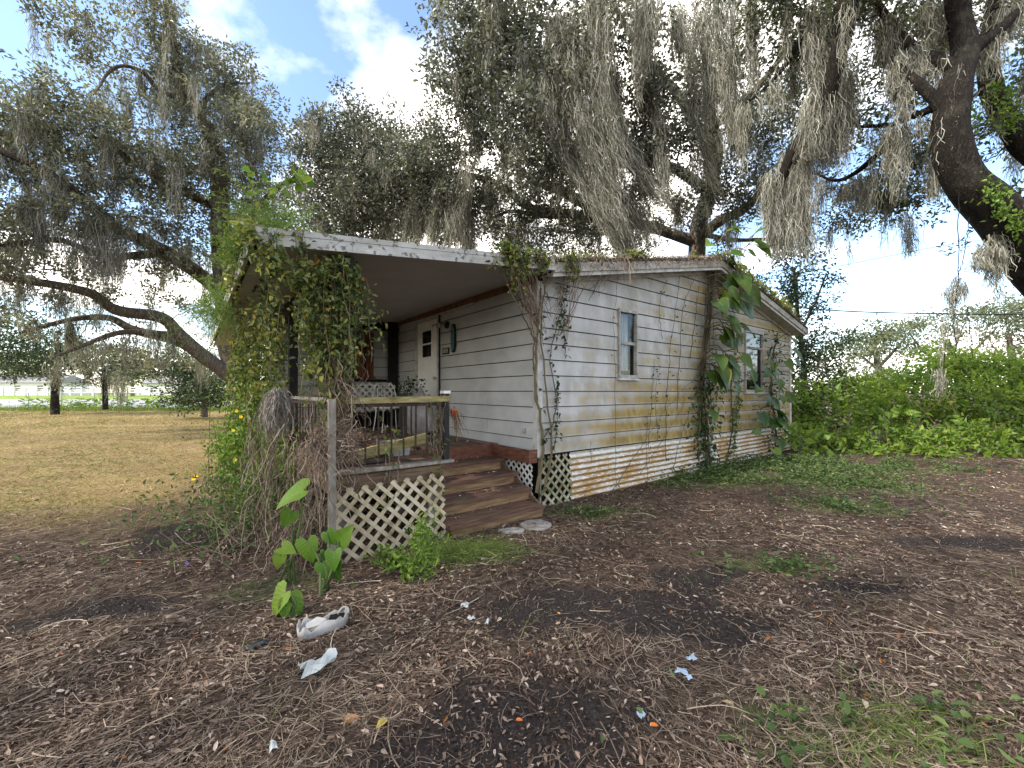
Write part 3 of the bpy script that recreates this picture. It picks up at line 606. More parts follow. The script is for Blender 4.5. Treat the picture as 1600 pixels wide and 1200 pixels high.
# ---------------------------------------------------------------- lattice panels
def lattice(th_, o3, a0, a1, z0, z1, mat, sp=.0875, w=.036, t=.007, clipf=None, skip=()):
    """slats at +-45 degrees clipped to the rectangle; o3(a, z, d) -> house coordinates"""
    hs = sp * math.sqrt(2); cnt = 0
    for sgn in (1, -1):
        span = (a1 - a0) + (z1 - z0)
        for q in range(int(span / hs) + 1):
            s = (q + .5) * hs
            if sgn == 1: p = [(a0 + s - (z1 - z0), z0), (a0 + s, z1)]
            else: p = [(a0 + s, z0), (a0 + s - (z1 - z0), z1)]
            t0, t1 = 0.0, 1.0; da = p[1][0] - p[0][0]
            ta, tb = (a0 - p[0][0]) / da, (a1 - p[0][0]) / da; ta, tb = min(ta, tb), max(ta, tb); t0, t1 = max(t0, ta), min(t1, tb)
            if clipf: t1 = min(t1, clipf(p)); 
            if t1 - t0 < .07: continue
            cnt += 1
            if cnt in skip: continue
            A_, B_ = [(p[0][0] + da * tt, p[0][1] + (p[1][1] - p[0][1]) * tt) for tt in (t0, t1)]
            d = A([B_[0] - A_[0], B_[1] - A_[1]]); d = d / np.linalg.norm(d); nn = A([-d[1], d[0]]) * w / 2
            c = [A(A_) - nn, A(A_) + nn, A(B_) + nn, A(B_) - nn]; off = 0 if sgn == 1 else t + .0006
            bend = random.uniform(-.003, .003)
            MB().prism([tuple(x) for x in c], lambda a, z: o3(a, z, off + bend), lambda a, z: o3(a, z, off + t + bend)).build('slat', mat, th_)
lat = thing('lattice_panel', 'weathered wooden lattice panel below the porch railing beside the steps', 'lattice', (-1.97, -.27, 0), house=True)
lattice(lat, lambda a, z, d: (a, -.25 - d - .10 * (.62 - z) , z - .02 + .03 * (a + 1.45)), -2.52, -1.46, -.05, .64, MT['lattice'], sp=.091, w=.034)
lc = thing('lattice_panel', 'mossy lattice panel on the house corner beside the corrugated skirting', 'lattice', (.3, -.03, 0), house=True)
lattice(lc, lambda a, z, d: (a, -.012 - d - .06 * (.6 - z), z), .03, .56, -.02, .60, MT['latticegreen'], sp=.095, w=.032)
MB().box((.005, -.035, -.03), (.03, -.005, .615)).build('edge_strip', MT['graywood'], lc)
ls = thing('lattice_panel', 'white triangular lattice scrap between the steps and house corner', 'lattice', (-.05, .3, 0), house=True)
lattice(ls, lambda a, z, d: (-.055 - d, a, z), .03, .62, .06, .52, MT['latticewhite'], sp=.078, w=.026, clipf=lambda p: 1.0)
lb = thing('lattice_panel', 'white lattice screen at the shaded far end of the porch', 'lattice', (-.6, 4.26, 1.0), house=True)
lattice(lb, lambda a, z, d: (a, 4.28 - d, z), -.98, -.13, 1.02, 1.60, MT['latticewhite'], sp=.098, w=.038)

# ---------------------------------------------------------------- porch deck, steps, railing
DZ = .70
deck = thing('porch_deck', 'weathered brown plank porch deck raised beside the house', 'deck', (-1.2, 2.2, 0), house=True)
q = -2.42; n_pl = 17; pw = (2.39) / n_pl
for i in range(n_pl):
    a, b = -2.42 + i * pw, -2.42 + (i + 1) * pw - .006
    v0 = -.15 if b < -1.42 else .80
    if a > -.13: v0 = .0
    for s0, s1 in ((v0, 2.3 - .4 * (i % 3)), (2.3 - .4 * (i % 3) + .004, 4.3)):
        MB().box((a, s0, DZ - .035), (b, s1, DZ + random.uniform(-.004, .004))).build('plank', MT['deckwood'], deck)
MB().box((-2.42, -.185, DZ - .19), (-1.44, -.152, DZ - .015)).build('rim_board', MT['stepwood'], deck)
MB().box((-1.436, -.15, DZ - .19), (-1.41, .80, DZ - .037)).build('rim_board', MT['stepwood'], deck)
MB().box((-1.42, .765, DZ - .16), (-.14, .797, DZ + .006)).build('rim_board', MT['redwood'], deck)
MB().box((-.165, -.01, DZ - .16), (-.132, .80, DZ + .002)).build('rim_board', MT['redwood'], deck)
MB().box((-.165, -.03, DZ - .16), (-.031, -.012, DZ + .004)).build('rim_board', MT['redwood'], deck)
MB().box((-2.46, -.15, DZ - .19), (-2.425, 4.3, DZ - .01)).build('rim_board', MT['stepwood'], deck)
MB().box((-2.40, .9, -.05), (-.1, .94, DZ - .2)).build('crawl_shade_sheet', MT['crawlshade'], deck)  # dark sheet under the deck, shade painted in
for (u, v) in ((-2.38, -.08), (-1.5, -.08), (-1.5, .7), (-2.38, 2.0), (-2.38, 4.2)): MB().box((u - .045, v - .045, -.05), (u + .045, v + .045, DZ - .195)).build('support_post', MT['graywood'], deck)
steps = thing('porch_steps', 'four mossy brown wooden steps up to the porch deck', 'steps', (-.8, .2, 0), house=True)
TR = [(.545, .80, .48), (.405, .50, .19), (.265, .21, -.10), (.125, .12, -.40)]
for i, (z, vb, vf) in enumerate(TR):
    ur = (-.13, -.145, -.175, -.24)[i]
    m_ = MB(); hv = (vb + vf) / 2 if i == 3 else None
    if i == 3:
        MB().box((-1.46, vf, z - .036), (ur, -.145, z)).build('tread', MT['tread'], steps); MB().box((-1.45, -.14, z - .038), (ur - .01, vb, z - .004)).build('tread', MT['tread'], steps)
    else: MB().box((-1.40 - .01 * i, vf, z - .036), (ur, vb - .002, z)).build('tread', MT['tread'], steps)
    zb = TR[i + 1][0] if i < 3 else -.06
    MB().box((-1.395 - .01 * i, vf + .03, zb + .001), (ur - .012, vf + .055, z - .037)).build('riser', MT['riser'], steps)
MB().box((-1.395, .762, TR[0][0] + .001), (-.17, .764, DZ - .161)).build('riser', MT['riser'], steps)
for u in (-1.43, -.2):
    MB().prism([(-.3, -.05), (.75, -.05), (.75, .5), (.5, .5), (-.3, .08)], lambda v, z, u=u: (u, v, z), lambda v, z, u=u: (u + .03, v, z)).build('stringer', MT['stepwood'], steps)

def railing(name, label, pts_fn, s0, s1, nb, wood=True, posts=(0, 1), zt=1.37, base=None):
    r = thing(name, label, 'railing', base, house=True)
    L = lambda s, z: A(pts_fn(s, z))
    MB().bar(L(s0, zt - .075), L(s1, zt - .075), .035, .03).build('iron_rail', MT['rustiron'], r)
    if wood: MB().bar(L(s0 - .04, zt - .03), L(s1 + .02, zt - .022), .09, .055).build('top_rail', MT['greenwood'], r)
    MB().bar(L(s0, .79), L(s1, .79), .032, .03).build('bottom_rail', MT['rustiron'], r)
    for i in range(nb):
        s = s0 + (s1 - s0) * (i + .7) / (nb + .4)
        MB().bar(L(s, .80), L(s + random.uniform(-.006, .006), zt - .085), .014, .014, (1, 0, 0)).build('baluster', MT['rustiron'], r)
    for e in posts:
        s = (s0, s1)[e]; MB().box(tuple(L(s, DZ) - A([.03, .03, 0])), tuple(L(s, 1.40) + A([.03, .03, 0]))).build('post', MT['black'], r)
    return r
R1 = railing('porch_railing', 'black iron porch railing with mossy wooden top rail beside the steps', lambda s, z: (s, -.12, z), -2.38, -1.36, 8, base=(-1.9, -.12, .7), posts=(1,))
MB().box((-1.40, -.16, 1.402), (-1.32, -.08, 1.43)).build('post_cap', MT['latticewhite'], R1)
MB().box((-2.4, -.2, DZ + .003), (-1.30, -.05, DZ + .028)).build('base_board', MT['graywood'], R1)
R2 = railing('porch_railing', 'black iron railing along the outer vine covered porch side', lambda s, z: (-2.37, s, z), .0, 4.2, 26, wood=False, base=(-2.37, 2, .7), posts=(1,))
MB().bar((-2.37, 0, 1.345), (-2.37, 4.2, 1.345), .07, .035).build('top_rail', MT['graywood'], R2)
R3 = railing('stair_railing', 'short iron rail post standing inside the porch near the door', lambda s, z: (-1.42 , s, z), .35, .82, 3, wood=False, base=(-1.42, .8, .7), posts=(1,), zt=1.36)
wp = tag(MB().box((-2.555, -.40, -.02), (-2.50, -.36, 1.36)).build('corner_board', MT['graywood'], origin=None), 'pale weathered upright board at the left end of the lattice', 'board')
wp.location = tuple(C0); wp.rotation_euler = (0, 0, TH)

def hobj(mb, name, mat, label, cat, group=None, smooth=False):     # a one-mesh thing given in house coordinates
    V = np.concatenate(mb.V); b = A([V[:, 0].mean(), V[:, 1].mean(), V[:, 2].min()])
    o = mb.build(name, mat, smooth=smooth, origin=b); o.location = tuple(Hw(*b)); o.rotation_euler = (0, 0, TH)
    return tag(o, label, cat, group)
# loose things on the porch
hobj(MB().bar((-2.2, .55, .735), (-1.45, .62, .76), .14, .04), 'loose_board', MT['graywood'], 'pale loose board lying behind the porch railing', 'board')
hobj(MB().bar((-2.25, .12, .80), (-1.44, .15, .93), .045, .10), 'loose_board', MT['greenwood'], 'mossy loose board propped up behind the iron railing', 'board')
hobj(MB().prism([(0, 0), (.30, 0), (.33, .19), (-.03, .19)], lambda a, z: (-1.86 + a, .30 + .1 * a, .705 + z), lambda a, z: (-1.84 + a * .95, .47 + .1 * a, .705 + z)), 'storage_box', MT['plastic'], 'small pale flared plastic box on the deck behind the railing', 'box')
hobj(MB().prism([(0, 0), (.42, .0), (.5, .07), (.16, .15), (0, .13)], lambda a, z: (-2.3 + a, .16 + .1 * a, .705 + z), lambda a, z: (-2.28 + a * .9, .40 + .1 * a, .705 + z * .8)), 'rubbish_bag', MT['blackplastic'], 'slumped black plastic bag on the deck behind the railing', 'bag')
ch = thing('metal_chair', 'white wire metal chair standing on the far porch', 'chair', (-.62, 3.3, .7), house=True)
cx, cy = -.62, 3.3
MB().box((cx - .2, cy - .2, 1.13), (cx + .2, cy + .2, 1.15)).build('seat', MT['white'], ch)
for a, b in ((-1, -1), (1, -1), (-1, 1), (1, 1)): MB().tubes(smooth_path([(cx + a*.18, cy + b*.18, 1.13), (cx + a*.19, cy + b*.19, .95), (cx + a*.22, cy + b*.22, .705)], 6), .009).build('leg', MT['white'], ch, True)
bk = MB(); bk.tubes(smooth_path([(cx - .2, cy + .2, 1.14), (cx - .21, cy + .25, 1.38), (cx - .12, cy + .28, 1.56), (cx + .12, cy + .28, 1.56), (cx + .21, cy + .25, 1.38), (cx + .2, cy + .2, 1.14)], 20), .009)
for s in (-.1, 0, .1): bk.tubes(smooth_path([(cx + s, cy + .2, 1.15), (cx + s * 1.3, cy + .25, 1.35), (cx + s, cy + .28, 1.56)], 8), .006)
bk.build('backrest', MT['white'], ch, True)
# bundle in pale plastic and the plant beside it, in front of the door
bn = MB(); n = 18; m_ = 10; V = []
for a in range(m_):
    t = a / (m_ - 1)
    for b in range(n):
        an = 2 * math.pi * b / n; r = (.22 * math.sin(math.pi * min(t * .75 + .18, 1)) + .02) * (1 + .18 * math.sin(5 * an + 3 * t) + .1 * math.sin(9 * an))
        V.append((-.42 + r * math.cos(an), 2.55 + r * 1.2 * math.sin(an), .71 + (.74 + .07 * math.sin(3 * an)) * t))
bn.add(V, [(a*n+b, a*n+(b+1) % n, (a+1)*n+(b+1) % n, (a+1)*n+b) for a in range(m_ - 1) for b in range(n)])
hobj(bn, 'wrapped_bundle', MT['plastic'], 'tall bundle wrapped in pale plastic sheet before the porch door', 'bundle', smooth=True)
hp = thing('hanging_pot', 'small orange pot with dry trailing plant hung on the railing post', 'flower pot', (-1.28, -.1, 1.1), house=True)
MB().lathe([(.0, 0), (.028, 0), (.04, .06), (.045, .062), (.045, .075), (.036, .075)], (-1.25, -.1, 1.16), 14).build('pot', MT['orange'], hp, True)
m_ = MB(); N = 70; t = np.linspace(0, 1, 6)[None, :, None]; st0 = A([-1.25, -.1, 1.23]) + rng.normal(size=(N, 3)) * .02; dd = rng.normal(size=(N, 3)) * A([.03, .03, .02]) + A([.04, -.01, 0]); ln = rng.uniform(.08, .3, (N, 1, 1))
pts = st0[:, None, :] + dd[:, None, :] * t - A([0, 0, 1.0]) * ln * t ** 1.3 + rng.normal(size=(N, 6, 3)) * .006
m_.ribbons(pts, .005); m_.build('dry_plant', MT['straw'], hp)

# ---------------------------------------------------------------- trees
def limb_mesh(pts, r0, r1, K=None, n=9, wob=.03):
    w = A([P(*q) for q in pts]); K = K or max(8, 6 * len(pts)); p = smooth_path(w, K)
    L = np.linalg.norm(w[-1] - w[0]); ph = rng.random(6) * 6.28; t = np.linspace(0, 1, K)
    for a in range(3): p[:, a] += wob * L * .12 * (np.sin(t * 17 + ph[a]) * .5 + np.sin(t * 31 + ph[a + 3]) * .3) * np.minimum(1, t * 5)
    r = (r0 + (r1 - r0) * t) * (1 + .035 * np.sin(t * 23 + ph[0]) + .025 * np.sin(t * 47 + ph[1]))
    return p, r
def moss_tail(mb, path, R, n, width=.014, slen=.5, curl=.03, smin=.45):
    """n curly strands that follow a hanging path and taper off"""
    path = A(path, float); seg = np.linalg.norm(np.diff(path, axis=0), axis=1); cum = np.concatenate([[0], np.cumsum(seg)]); Lt = cum[-1]
    ns = 9; ax = rng.integers(0, ns, n); sub_l = rng.uniform(smin, 1.0, ns); K = 5; t0 = rng.random(n) ** 1.1 * .9 * sub_l[ax]; ln = slen * rng.uniform(.5, 1.4, n) / Lt; tt = np.minimum(t0[:, None] + ln[:, None] * np.linspace(0, 1, K)[None, :], 1.12) * Lt
    x = np.stack([np.interp(tt, cum, path[:, a]) for a in range(3)], -1); x[..., 2] -= np.maximum(tt - Lt, 0)
    sub_th = rng.random(ns) * 6.283; sub_r = np.sqrt(rng.random(ns)); th = sub_th[ax] + rng.normal(size=n) * .22; rr = R * np.clip(sub_r[ax] + rng.normal(size=n) * .17, 0, 1.2) * (1 - t0) ** .45
    x[..., 0] += (rr * np.cos(th))[:, None]; x[..., 1] += (rr * np.sin(th))[:, None]
    c = np.cumsum(rng.normal(size=(n, K, 3)) * curl, axis=1); x += c * A([1, 1, .5])
    mb.ribbons(x, width * np.linspace(1, .45, K)[None, :] * rng.uniform(.6, 1.3, (n, 1)))
def leaf_cloud(mb, blobs, ls, lw, cov, crad=.45, per=40, bare=.0, fine=False, up=.3):
    """leaf clumps in ellipsoids (px, py, D, rx px, ry px, rD m[, cov factor]); returns clump centres"""
    cs = []
    for b in blobs:
        px, py, D, rx, ry, rD = b[:6]; f = b[6] if len(b) > 6 else 1.0
        apx = math.pi * rx * ry * .41; lpx = ls * lw * .42 * (415 / D) ** 2
        nl = 1.25 * cov * f * apx / lpx; nc = max(4, int(nl / per)); c = P(px, py, D); s = F0 / D
        q = nrm(rng.normal(size=(nc, 3))) * (rng.random((nc, 1)) ** .42)
        q *= 1 + .22 * np.sin(q[:, [1, 2, 0]] * 5 + D)
        cc = c + q * A([rx / s, rD, ry / s]); cs.append(cc)
        n = nc * per; ctr = np.repeat(cc, per, 0); sg = np.repeat(rng.uniform(.6, 1.25, (nc, 1)), per, 0)
        off = nrm(rng.normal(size=(n, 3))) * rng.random((n, 1)) ** .6 * A([1, 1, .62]) * crad * sg * 1.15
        pos = ctr + off; d = nrm(nrm(off) + rng.normal(size=(n, 3)) * .8 + A([0, 0, up * .2])); nm = nrm(rng.normal(size=(n, 3)) + A([0, 0, .8]))
        tone = np.clip(np.repeat(rng.random(nc), per) * .5 + rng.random(n) * .5, 0, 1)
        mb.leaves(pos, d, nm, ls * rng.uniform(.65, 1.3, n), lw * rng.uniform(.7, 1.2, n), tone, fine)
    return np.concatenate(cs)
def twigs(mb, lp, lr, cs, frac=.75, r0=.03, maxd=99):
    """curved twigs from the limbs out to the leaf clumps, joined up from points already reached"""
    if len(lp) == 0: return
    sel = cs[rng.random(len(cs)) < frac]; K = 7; t = np.linspace(0, 1, K)[None, :, None]
    d = np.linalg.norm(sel[:, None, :] - lp[None, :, :], axis=2); i = d.argmin(1); dm = d.min(1); ok = dm < maxd
    sel, i, dm = sel[ok], i[ok], dm[ok]
    order = np.argsort(dm); nodes = lp.copy(); S = []; E = []; R = []; nr = np.minimum(lr, .09)
    step = max(1, len(order) // 8)
    for a in range(0, len(order), step):                      # in waves, so that outer twigs fork from inner ones
        o = order[a:a + step]; dd = np.linalg.norm(sel[o][:, None, :] - nodes[None, :, :], axis=2); j = dd.argmin(1)
        S.append(nodes[j]); E.append(sel[o]); rr = np.minimum(nr[j] * .8, .008 + .014 * dd.min(1)); R.append(rr)
        mid = (nodes[j] + sel[o]) / 2; nodes = np.vstack([nodes, mid, sel[o]]); nr = np.concatenate([nr, rr * .7, rr * .45])
    S, E, R = np.vstack(S), np.vstack(E), np.concatenate(R); dv = E - S; ln = np.linalg.norm(dv, axis=1, keepdims=True)
    m1 = S + dv * .5 + rng.normal(size=S.shape) * ln * .12 + A([0, 0, .1]) * ln
    p = S[:, None] * (1 - t) ** 2 + 2 * m1[:, None] * t * (1 - t) + E[:, None] * t ** 2
    p[:, 1:-1] += rng.normal(size=(len(S), K - 2, 3)) * ln[:, None] * .025
    mb.tubes(p, R[:, None] * np.linspace(1, .35, K)[None, :], 4)
def tree(name, label, group, trunk, limbs, blobs, leafmat_, ls=.11, lw=.055, cov=1.35, bark='bark', moss=0, mlen=(.5, 1.6), mrad=.10, curtains=(), tw=.8, crad=.38, per=44, base=None, mstr=34, mw=.014, barefrac=0):
    p0, r0 = limb_mesh(*trunk, n=14); b = p0[0].copy(); b[2] = 0
    t = thing(name, label, 'tree', b if base is None else base, group)
    MB().tubes(p0, r0, 14).build('trunk', MT[bark], t, True)
    lp, lr = [p0[len(p0) // 3:]], [r0[len(p0) // 3:]]
    for l in limbs:
        p, r = limb_mesh(*l); MB().tubes(p, r, 9).build('limb', MT[bark], t, True); lp.append(p); lr.append(r)
    lp, lr = np.vstack(lp), np.concatenate(lr)
    cm = MB(); cs = leaf_cloud(cm, blobs, ls, lw, cov, crad, per)
    if tw:
        bm = MB(); twigs(bm, lp, lr, cs, tw)
        bm.build('branches', MT[bark], t)
    cm.build('crown', MT[leafmat_], t)
    if moss or curtains:
        mm = MB(); hi = np.vstack([lp[len(p0):], cs[rng.random(len(cs)) < .6]])
        for q in hi[rng.integers(0, len(hi), moss)]:
            L = rng.uniform(*mlen) * rng.uniform(.5, 1.2); R = mrad * rng.uniform(.5, 1.4); dr = rng.normal(size=3) * .05 * L
            path = [q + A([dr[0] * s * s, dr[1] * s * s, -L * s]) for s in np.linspace(0, 1, 6)]
            moss_tail(mm, path, R, int(mstr * L * rng.uniform(.6, 1.4)) + 10, mw, .38)
        for c in curtains:
            pts, D, R, n = c[:4]; w = smooth_path([P(x, y, D if np.ndim(D) == 0 else D[a]) for a, (x, y) in enumerate(pts)], 12)
            moss_tail(mm, w, R * 1.12, int(n * 1.55), mw * 1.0, .55, .042, .8)
        o = mm.build('spanish_moss', MT['moss'], t); o['label'] = 'grey curtains of hanging spanish moss'
    return t

# left live oak
tree('live_oak', 'spreading live oak with long low limbs over the dry lawn at left', 'large live oaks draped in moss',
     ([(398, 672, 17), (388, 630, 17), (376, 596, 17), (362, 540, 17), (350, 450, 16.6), (345, 330, 16), (345, 262, 15.6)], .62, .26),
     [([(374, 596, 17), (318, 556, 16.2), (279, 522, 15.6), (250, 496, 15), (180, 483, 14), (140, 458, 13.2), (60, 441, 12), (-40, 425, 10.5)], .30, .08),
      ([(340, 570, 16.6), (276, 533, 16), (210, 516, 15.4), (168, 496, 15), (110, 500, 14), (30, 520, 13)], .22, .05),
      ([(279, 524, 15.6), (230, 520, 15), (186, 520, 14.4), (129, 540, 13.6), (80, 560, 13)], .14, .04),
      ([(352, 460, 16.6), (300, 420, 16), (255, 391, 15.4), (180, 354, 14.2), (120, 303, 13), (60, 262, 12), (-30, 225, 11)], .30, .08),
      ([(345, 265, 15.6), (339, 234, 15.2), (312, 180, 14.6), (282, 118, 14), (264, 45, 13.4), (262, -40, 13)], .24, .06),
      ([(312, 180, 14.6), (322, 155, 14.4), (352, 132, 14.2), (390, 130, 14)], .10, .03),
      ([(300, 160, 14.5), (249, 141, 14), (222, 112, 13.6), (180, 105, 13.2), (148, 146, 12.8)], .10, .03),
      ([(346, 330, 16), (260, 285, 15), (200, 250, 14), (150, 215, 13)], .16, .05),
      ([(350, 400, 16.4), (400, 330, 16), (440, 290, 15.6), (475, 275, 15.4)], .16, .05),
      ([(255, 395, 15.4), (170, 400, 14), (90, 375, 12.8), (0, 385, 11.5)], .15, .05)],
     [(50, 205, 12.5, 120, 85, 2.2, 1.25), (180, 75, 13.5, 95, 60, 1.8, .75), (262, 50, 13.6, 55, 60, 1.6, .8), (335, 130, 14.5, 75, 85, 2.0, .9), (400, 215, 15, 62, 72, 2.0, .9),
      (215, 235, 13.8, 120, 75, 2.4, 1.0), (330, 290, 15.4, 105, 70, 2.4, 1.05), (110, 320, 12.8, 130, 55, 2.4, .9), (35, 400, 11.8, 85, 55, 2.0, .9), (240, 395, 15, 100, 55, 2.2, .8), (400, 370, 16, 65, 65, 2.2, 1.0),
      (60, 490, 13, 100, 30, 2.0, .45), (210, 470, 15, 110, 30, 2.0, .35), (270, 560, 17, 80, 40, 2, .35), (160, 560, 15, 90, 30, 2, .3), (-90, 280, 11, 90, 170, 2.5, .9)],
     'oak_a', ls=.135, lw=.068, cov=1.6, moss=330, mlen=(.6, 2.0), mrad=.20, mstr=72, bark='bark',
     curtains=[([(296, 55), (300, 95), (305, 150)], 13.8, .18, 220), ([(355, 160), (365, 200), (385, 250)], 14.6, .4, 500), ([(330, 190), (335, 260)], 15, .35, 350), ([(140, 330), (142, 380), (150, 440)], 12.6, .3, 420), ([(168, 340), (170, 400), (176, 450)], 12.8, .28, 380), ([(185, 375), (186, 440)], 13, .16, 160), ([(60, 330), (62, 400)], 12, .3, 300), ([(40, 300), (38, 350)], 12, .3, 300), ([(98, 300), (95, 345)], 12.6, .2, 180), ([(400, 190), (410, 260)], 14.8, .25, 240), ([(330, 390), (338, 470)], 16, .3, 300)])

# live oak behind the house
tree('live_oak', 'tall live oak rising behind the house with long moss curtains', 'large live oaks draped in moss',
     ([(1080, 700, 15.5), (1082, 560, 15.5), (1084, 440, 15.4), (1092, 360, 15.2), (1108, 300, 14.8), (1118, 240, 14), (1110, 170, 13), (1100, 60, 12)], .42, .13),
     [([(1092, 372, 15.2), (1125, 345, 14.6), (1165, 325, 14), (1200, 290, 13), (1240, 265, 12)], .22, .06),
      ([(1110, 300, 14.8), (1050, 262, 14), (990, 240, 13), (930, 215, 12), (860, 150, 11), (800, 60, 10)], .19, .05),
      ([(1092, 380, 15.3), (1000, 350, 14.8), (940, 340, 14.2), (890, 335, 13.6), (850, 330, 13.2), (815, 318, 13), (790, 295, 12.8), (742, 275, 12.6), (715, 272, 12.5)], .21, .07),
      ([(890, 335, 13.6), (850, 338, 13.4), (800, 330, 13), (760, 345, 12.8)], .10, .03),
      ([(940, 335, 14.2), (880, 300, 13.6), (830, 280, 13.2), (800, 255, 13), (780, 225, 12.8), (765, 190, 12.5)], .18, .05),
      ([(720, 272, 12.5), (660, 290, 13), (600, 280, 13.6), (560, 240, 14)], .10, .04),
      ([(1118, 240, 14), (1060, 150, 12.5), (1000, 80, 11), (950, -10, 10)], .16, .05),
      ([(1112, 200, 13.4), (1190, 130, 12), (1250, 40, 11)], .15, .05),
      ([(860, 360, 15), (940, 365, 15), (1010, 352, 15.2), (1060, 365, 15.4)], .05, .10), ([(1092, 365, 15.2), (1150, 375, 15), (1215, 372, 14.8)], .10, .05)],
     [(555, 240, 14.5, 85, 75, 2.0, 1.9), (610, 310, 14, 100, 70, 2.0, 1.9), (500, 300, 15, 50, 60, 1.8, 1.4), (560, 350, 14.5, 90, 40, 1.8, 1.2), (690, 290, 13, 80, 85, 1.8, 1.7), (660, 215, 13.2, 40, 30, 1.4, .8), (735, 130, 11.3, 75, 110, 1.8, 1.25), (800, 60, 10.5, 110, 90, 2.0, 1.35), (850, 180, 10, 100, 110, 1.6, 1.3),
      (760, 330, 12.6, 110, 55, 1.8, .8), (900, 370, 14.5, 110, 35, 1.6, .9), (880, 290, 12, 75, 70, 1.5, .8), (940, 60, 9.5, 90, 90, 1.5, .85), (1010, 170, 9.8, 55, 80, 1.3, .85), (1035, 230, 10.5, 60, 60, 1.4, .8), (1000, 250, 10, 35, 60, 1.0, 1.2), (1100, 130, 11.5, 90, 110, 2.0, .55), (1110, 290, 13, 80, 60, 1.6, .45), (1180, 230, 12.5, 70, 90, 1.8, .7), (1160, 330, 14, 80, 50, 1.8, .5), (1000, 340, 14, 90, 45, 1.6, .45)],
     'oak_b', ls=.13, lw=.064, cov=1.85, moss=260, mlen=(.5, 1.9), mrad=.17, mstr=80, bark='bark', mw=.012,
     curtains=[([(945, -30), (935, 80), (948, 200), (985, 300)], 9, .42, 1900), ([(900, 20), (908, 150), (940, 260), (985, 385)], 9.2, .40, 1900), ([(865, 120), (890, 230), (935, 320), (980, 400)], 9.6, .38, 1600), ([(955, 100), (972, 210), (1010, 285), (1048, 335)], 9.4, .30, 1100), ([(925, 170), (945, 270), (1000, 340), (1020, 395)], 9.8, .34, 1200),
               ([(1005, -20), (1005, 60), (1000, 110)], 8.6, .30, 700), ([(1030, 100), (1030, 200), (1045, 330)], 9.4, .16, 420), ([(1018, 90), (1012, 180)], 9.6, .14, 300), ([(1075, 40), (1085, 180), (1110, 270), (1128, 318)], 9.8, .20, 700), ([(1060, 0), (1062, 80)], 9, .22, 360), ([(1100, -20), (1110, 90), (1120, 200)], 9.4, .26, 800), ([(1135, -30), (1138, 80), (1140, 230)], 9.2, .22, 800), ([(1152, 150), (1158, 245)], 9.8, .22, 420), ([(1174, -30), (1176, 70), (1178, 140)], 8.6, .10, 320),
               ([(738, 275), (735, 310), (728, 345)], 12, .40, 600), ([(705, 265), (690, 320), (672, 385)], 12.4, .42, 800), ([(655, 320), (640, 380)], 13, .4, 500), ([(715, 330), (722, 385)], 12.2, .45, 600), ([(770, 290), (775, 360)], 12.4, .3, 380), ([(745, 170), (748, 250)], 11.5, .22, 320), ([(785, 200), (790, 260)], 11.4, .15, 180), ([(690, 340), (740, 385)], 12.5, .25, 320), ([(820, 60), (830, 180)], 9.6, .16, 260), ([(860, 20), (866, 140)], 9.2, .16, 260), ([(610, 330), (600, 385)], 14, .35, 300), ([(800, 350), (805, 390)], 12.8, .3, 260), ([(960, 330), (985, 400)], 10, .32, 700), ([(1060, 300), (1060, 360)], 13, .2, 160)])

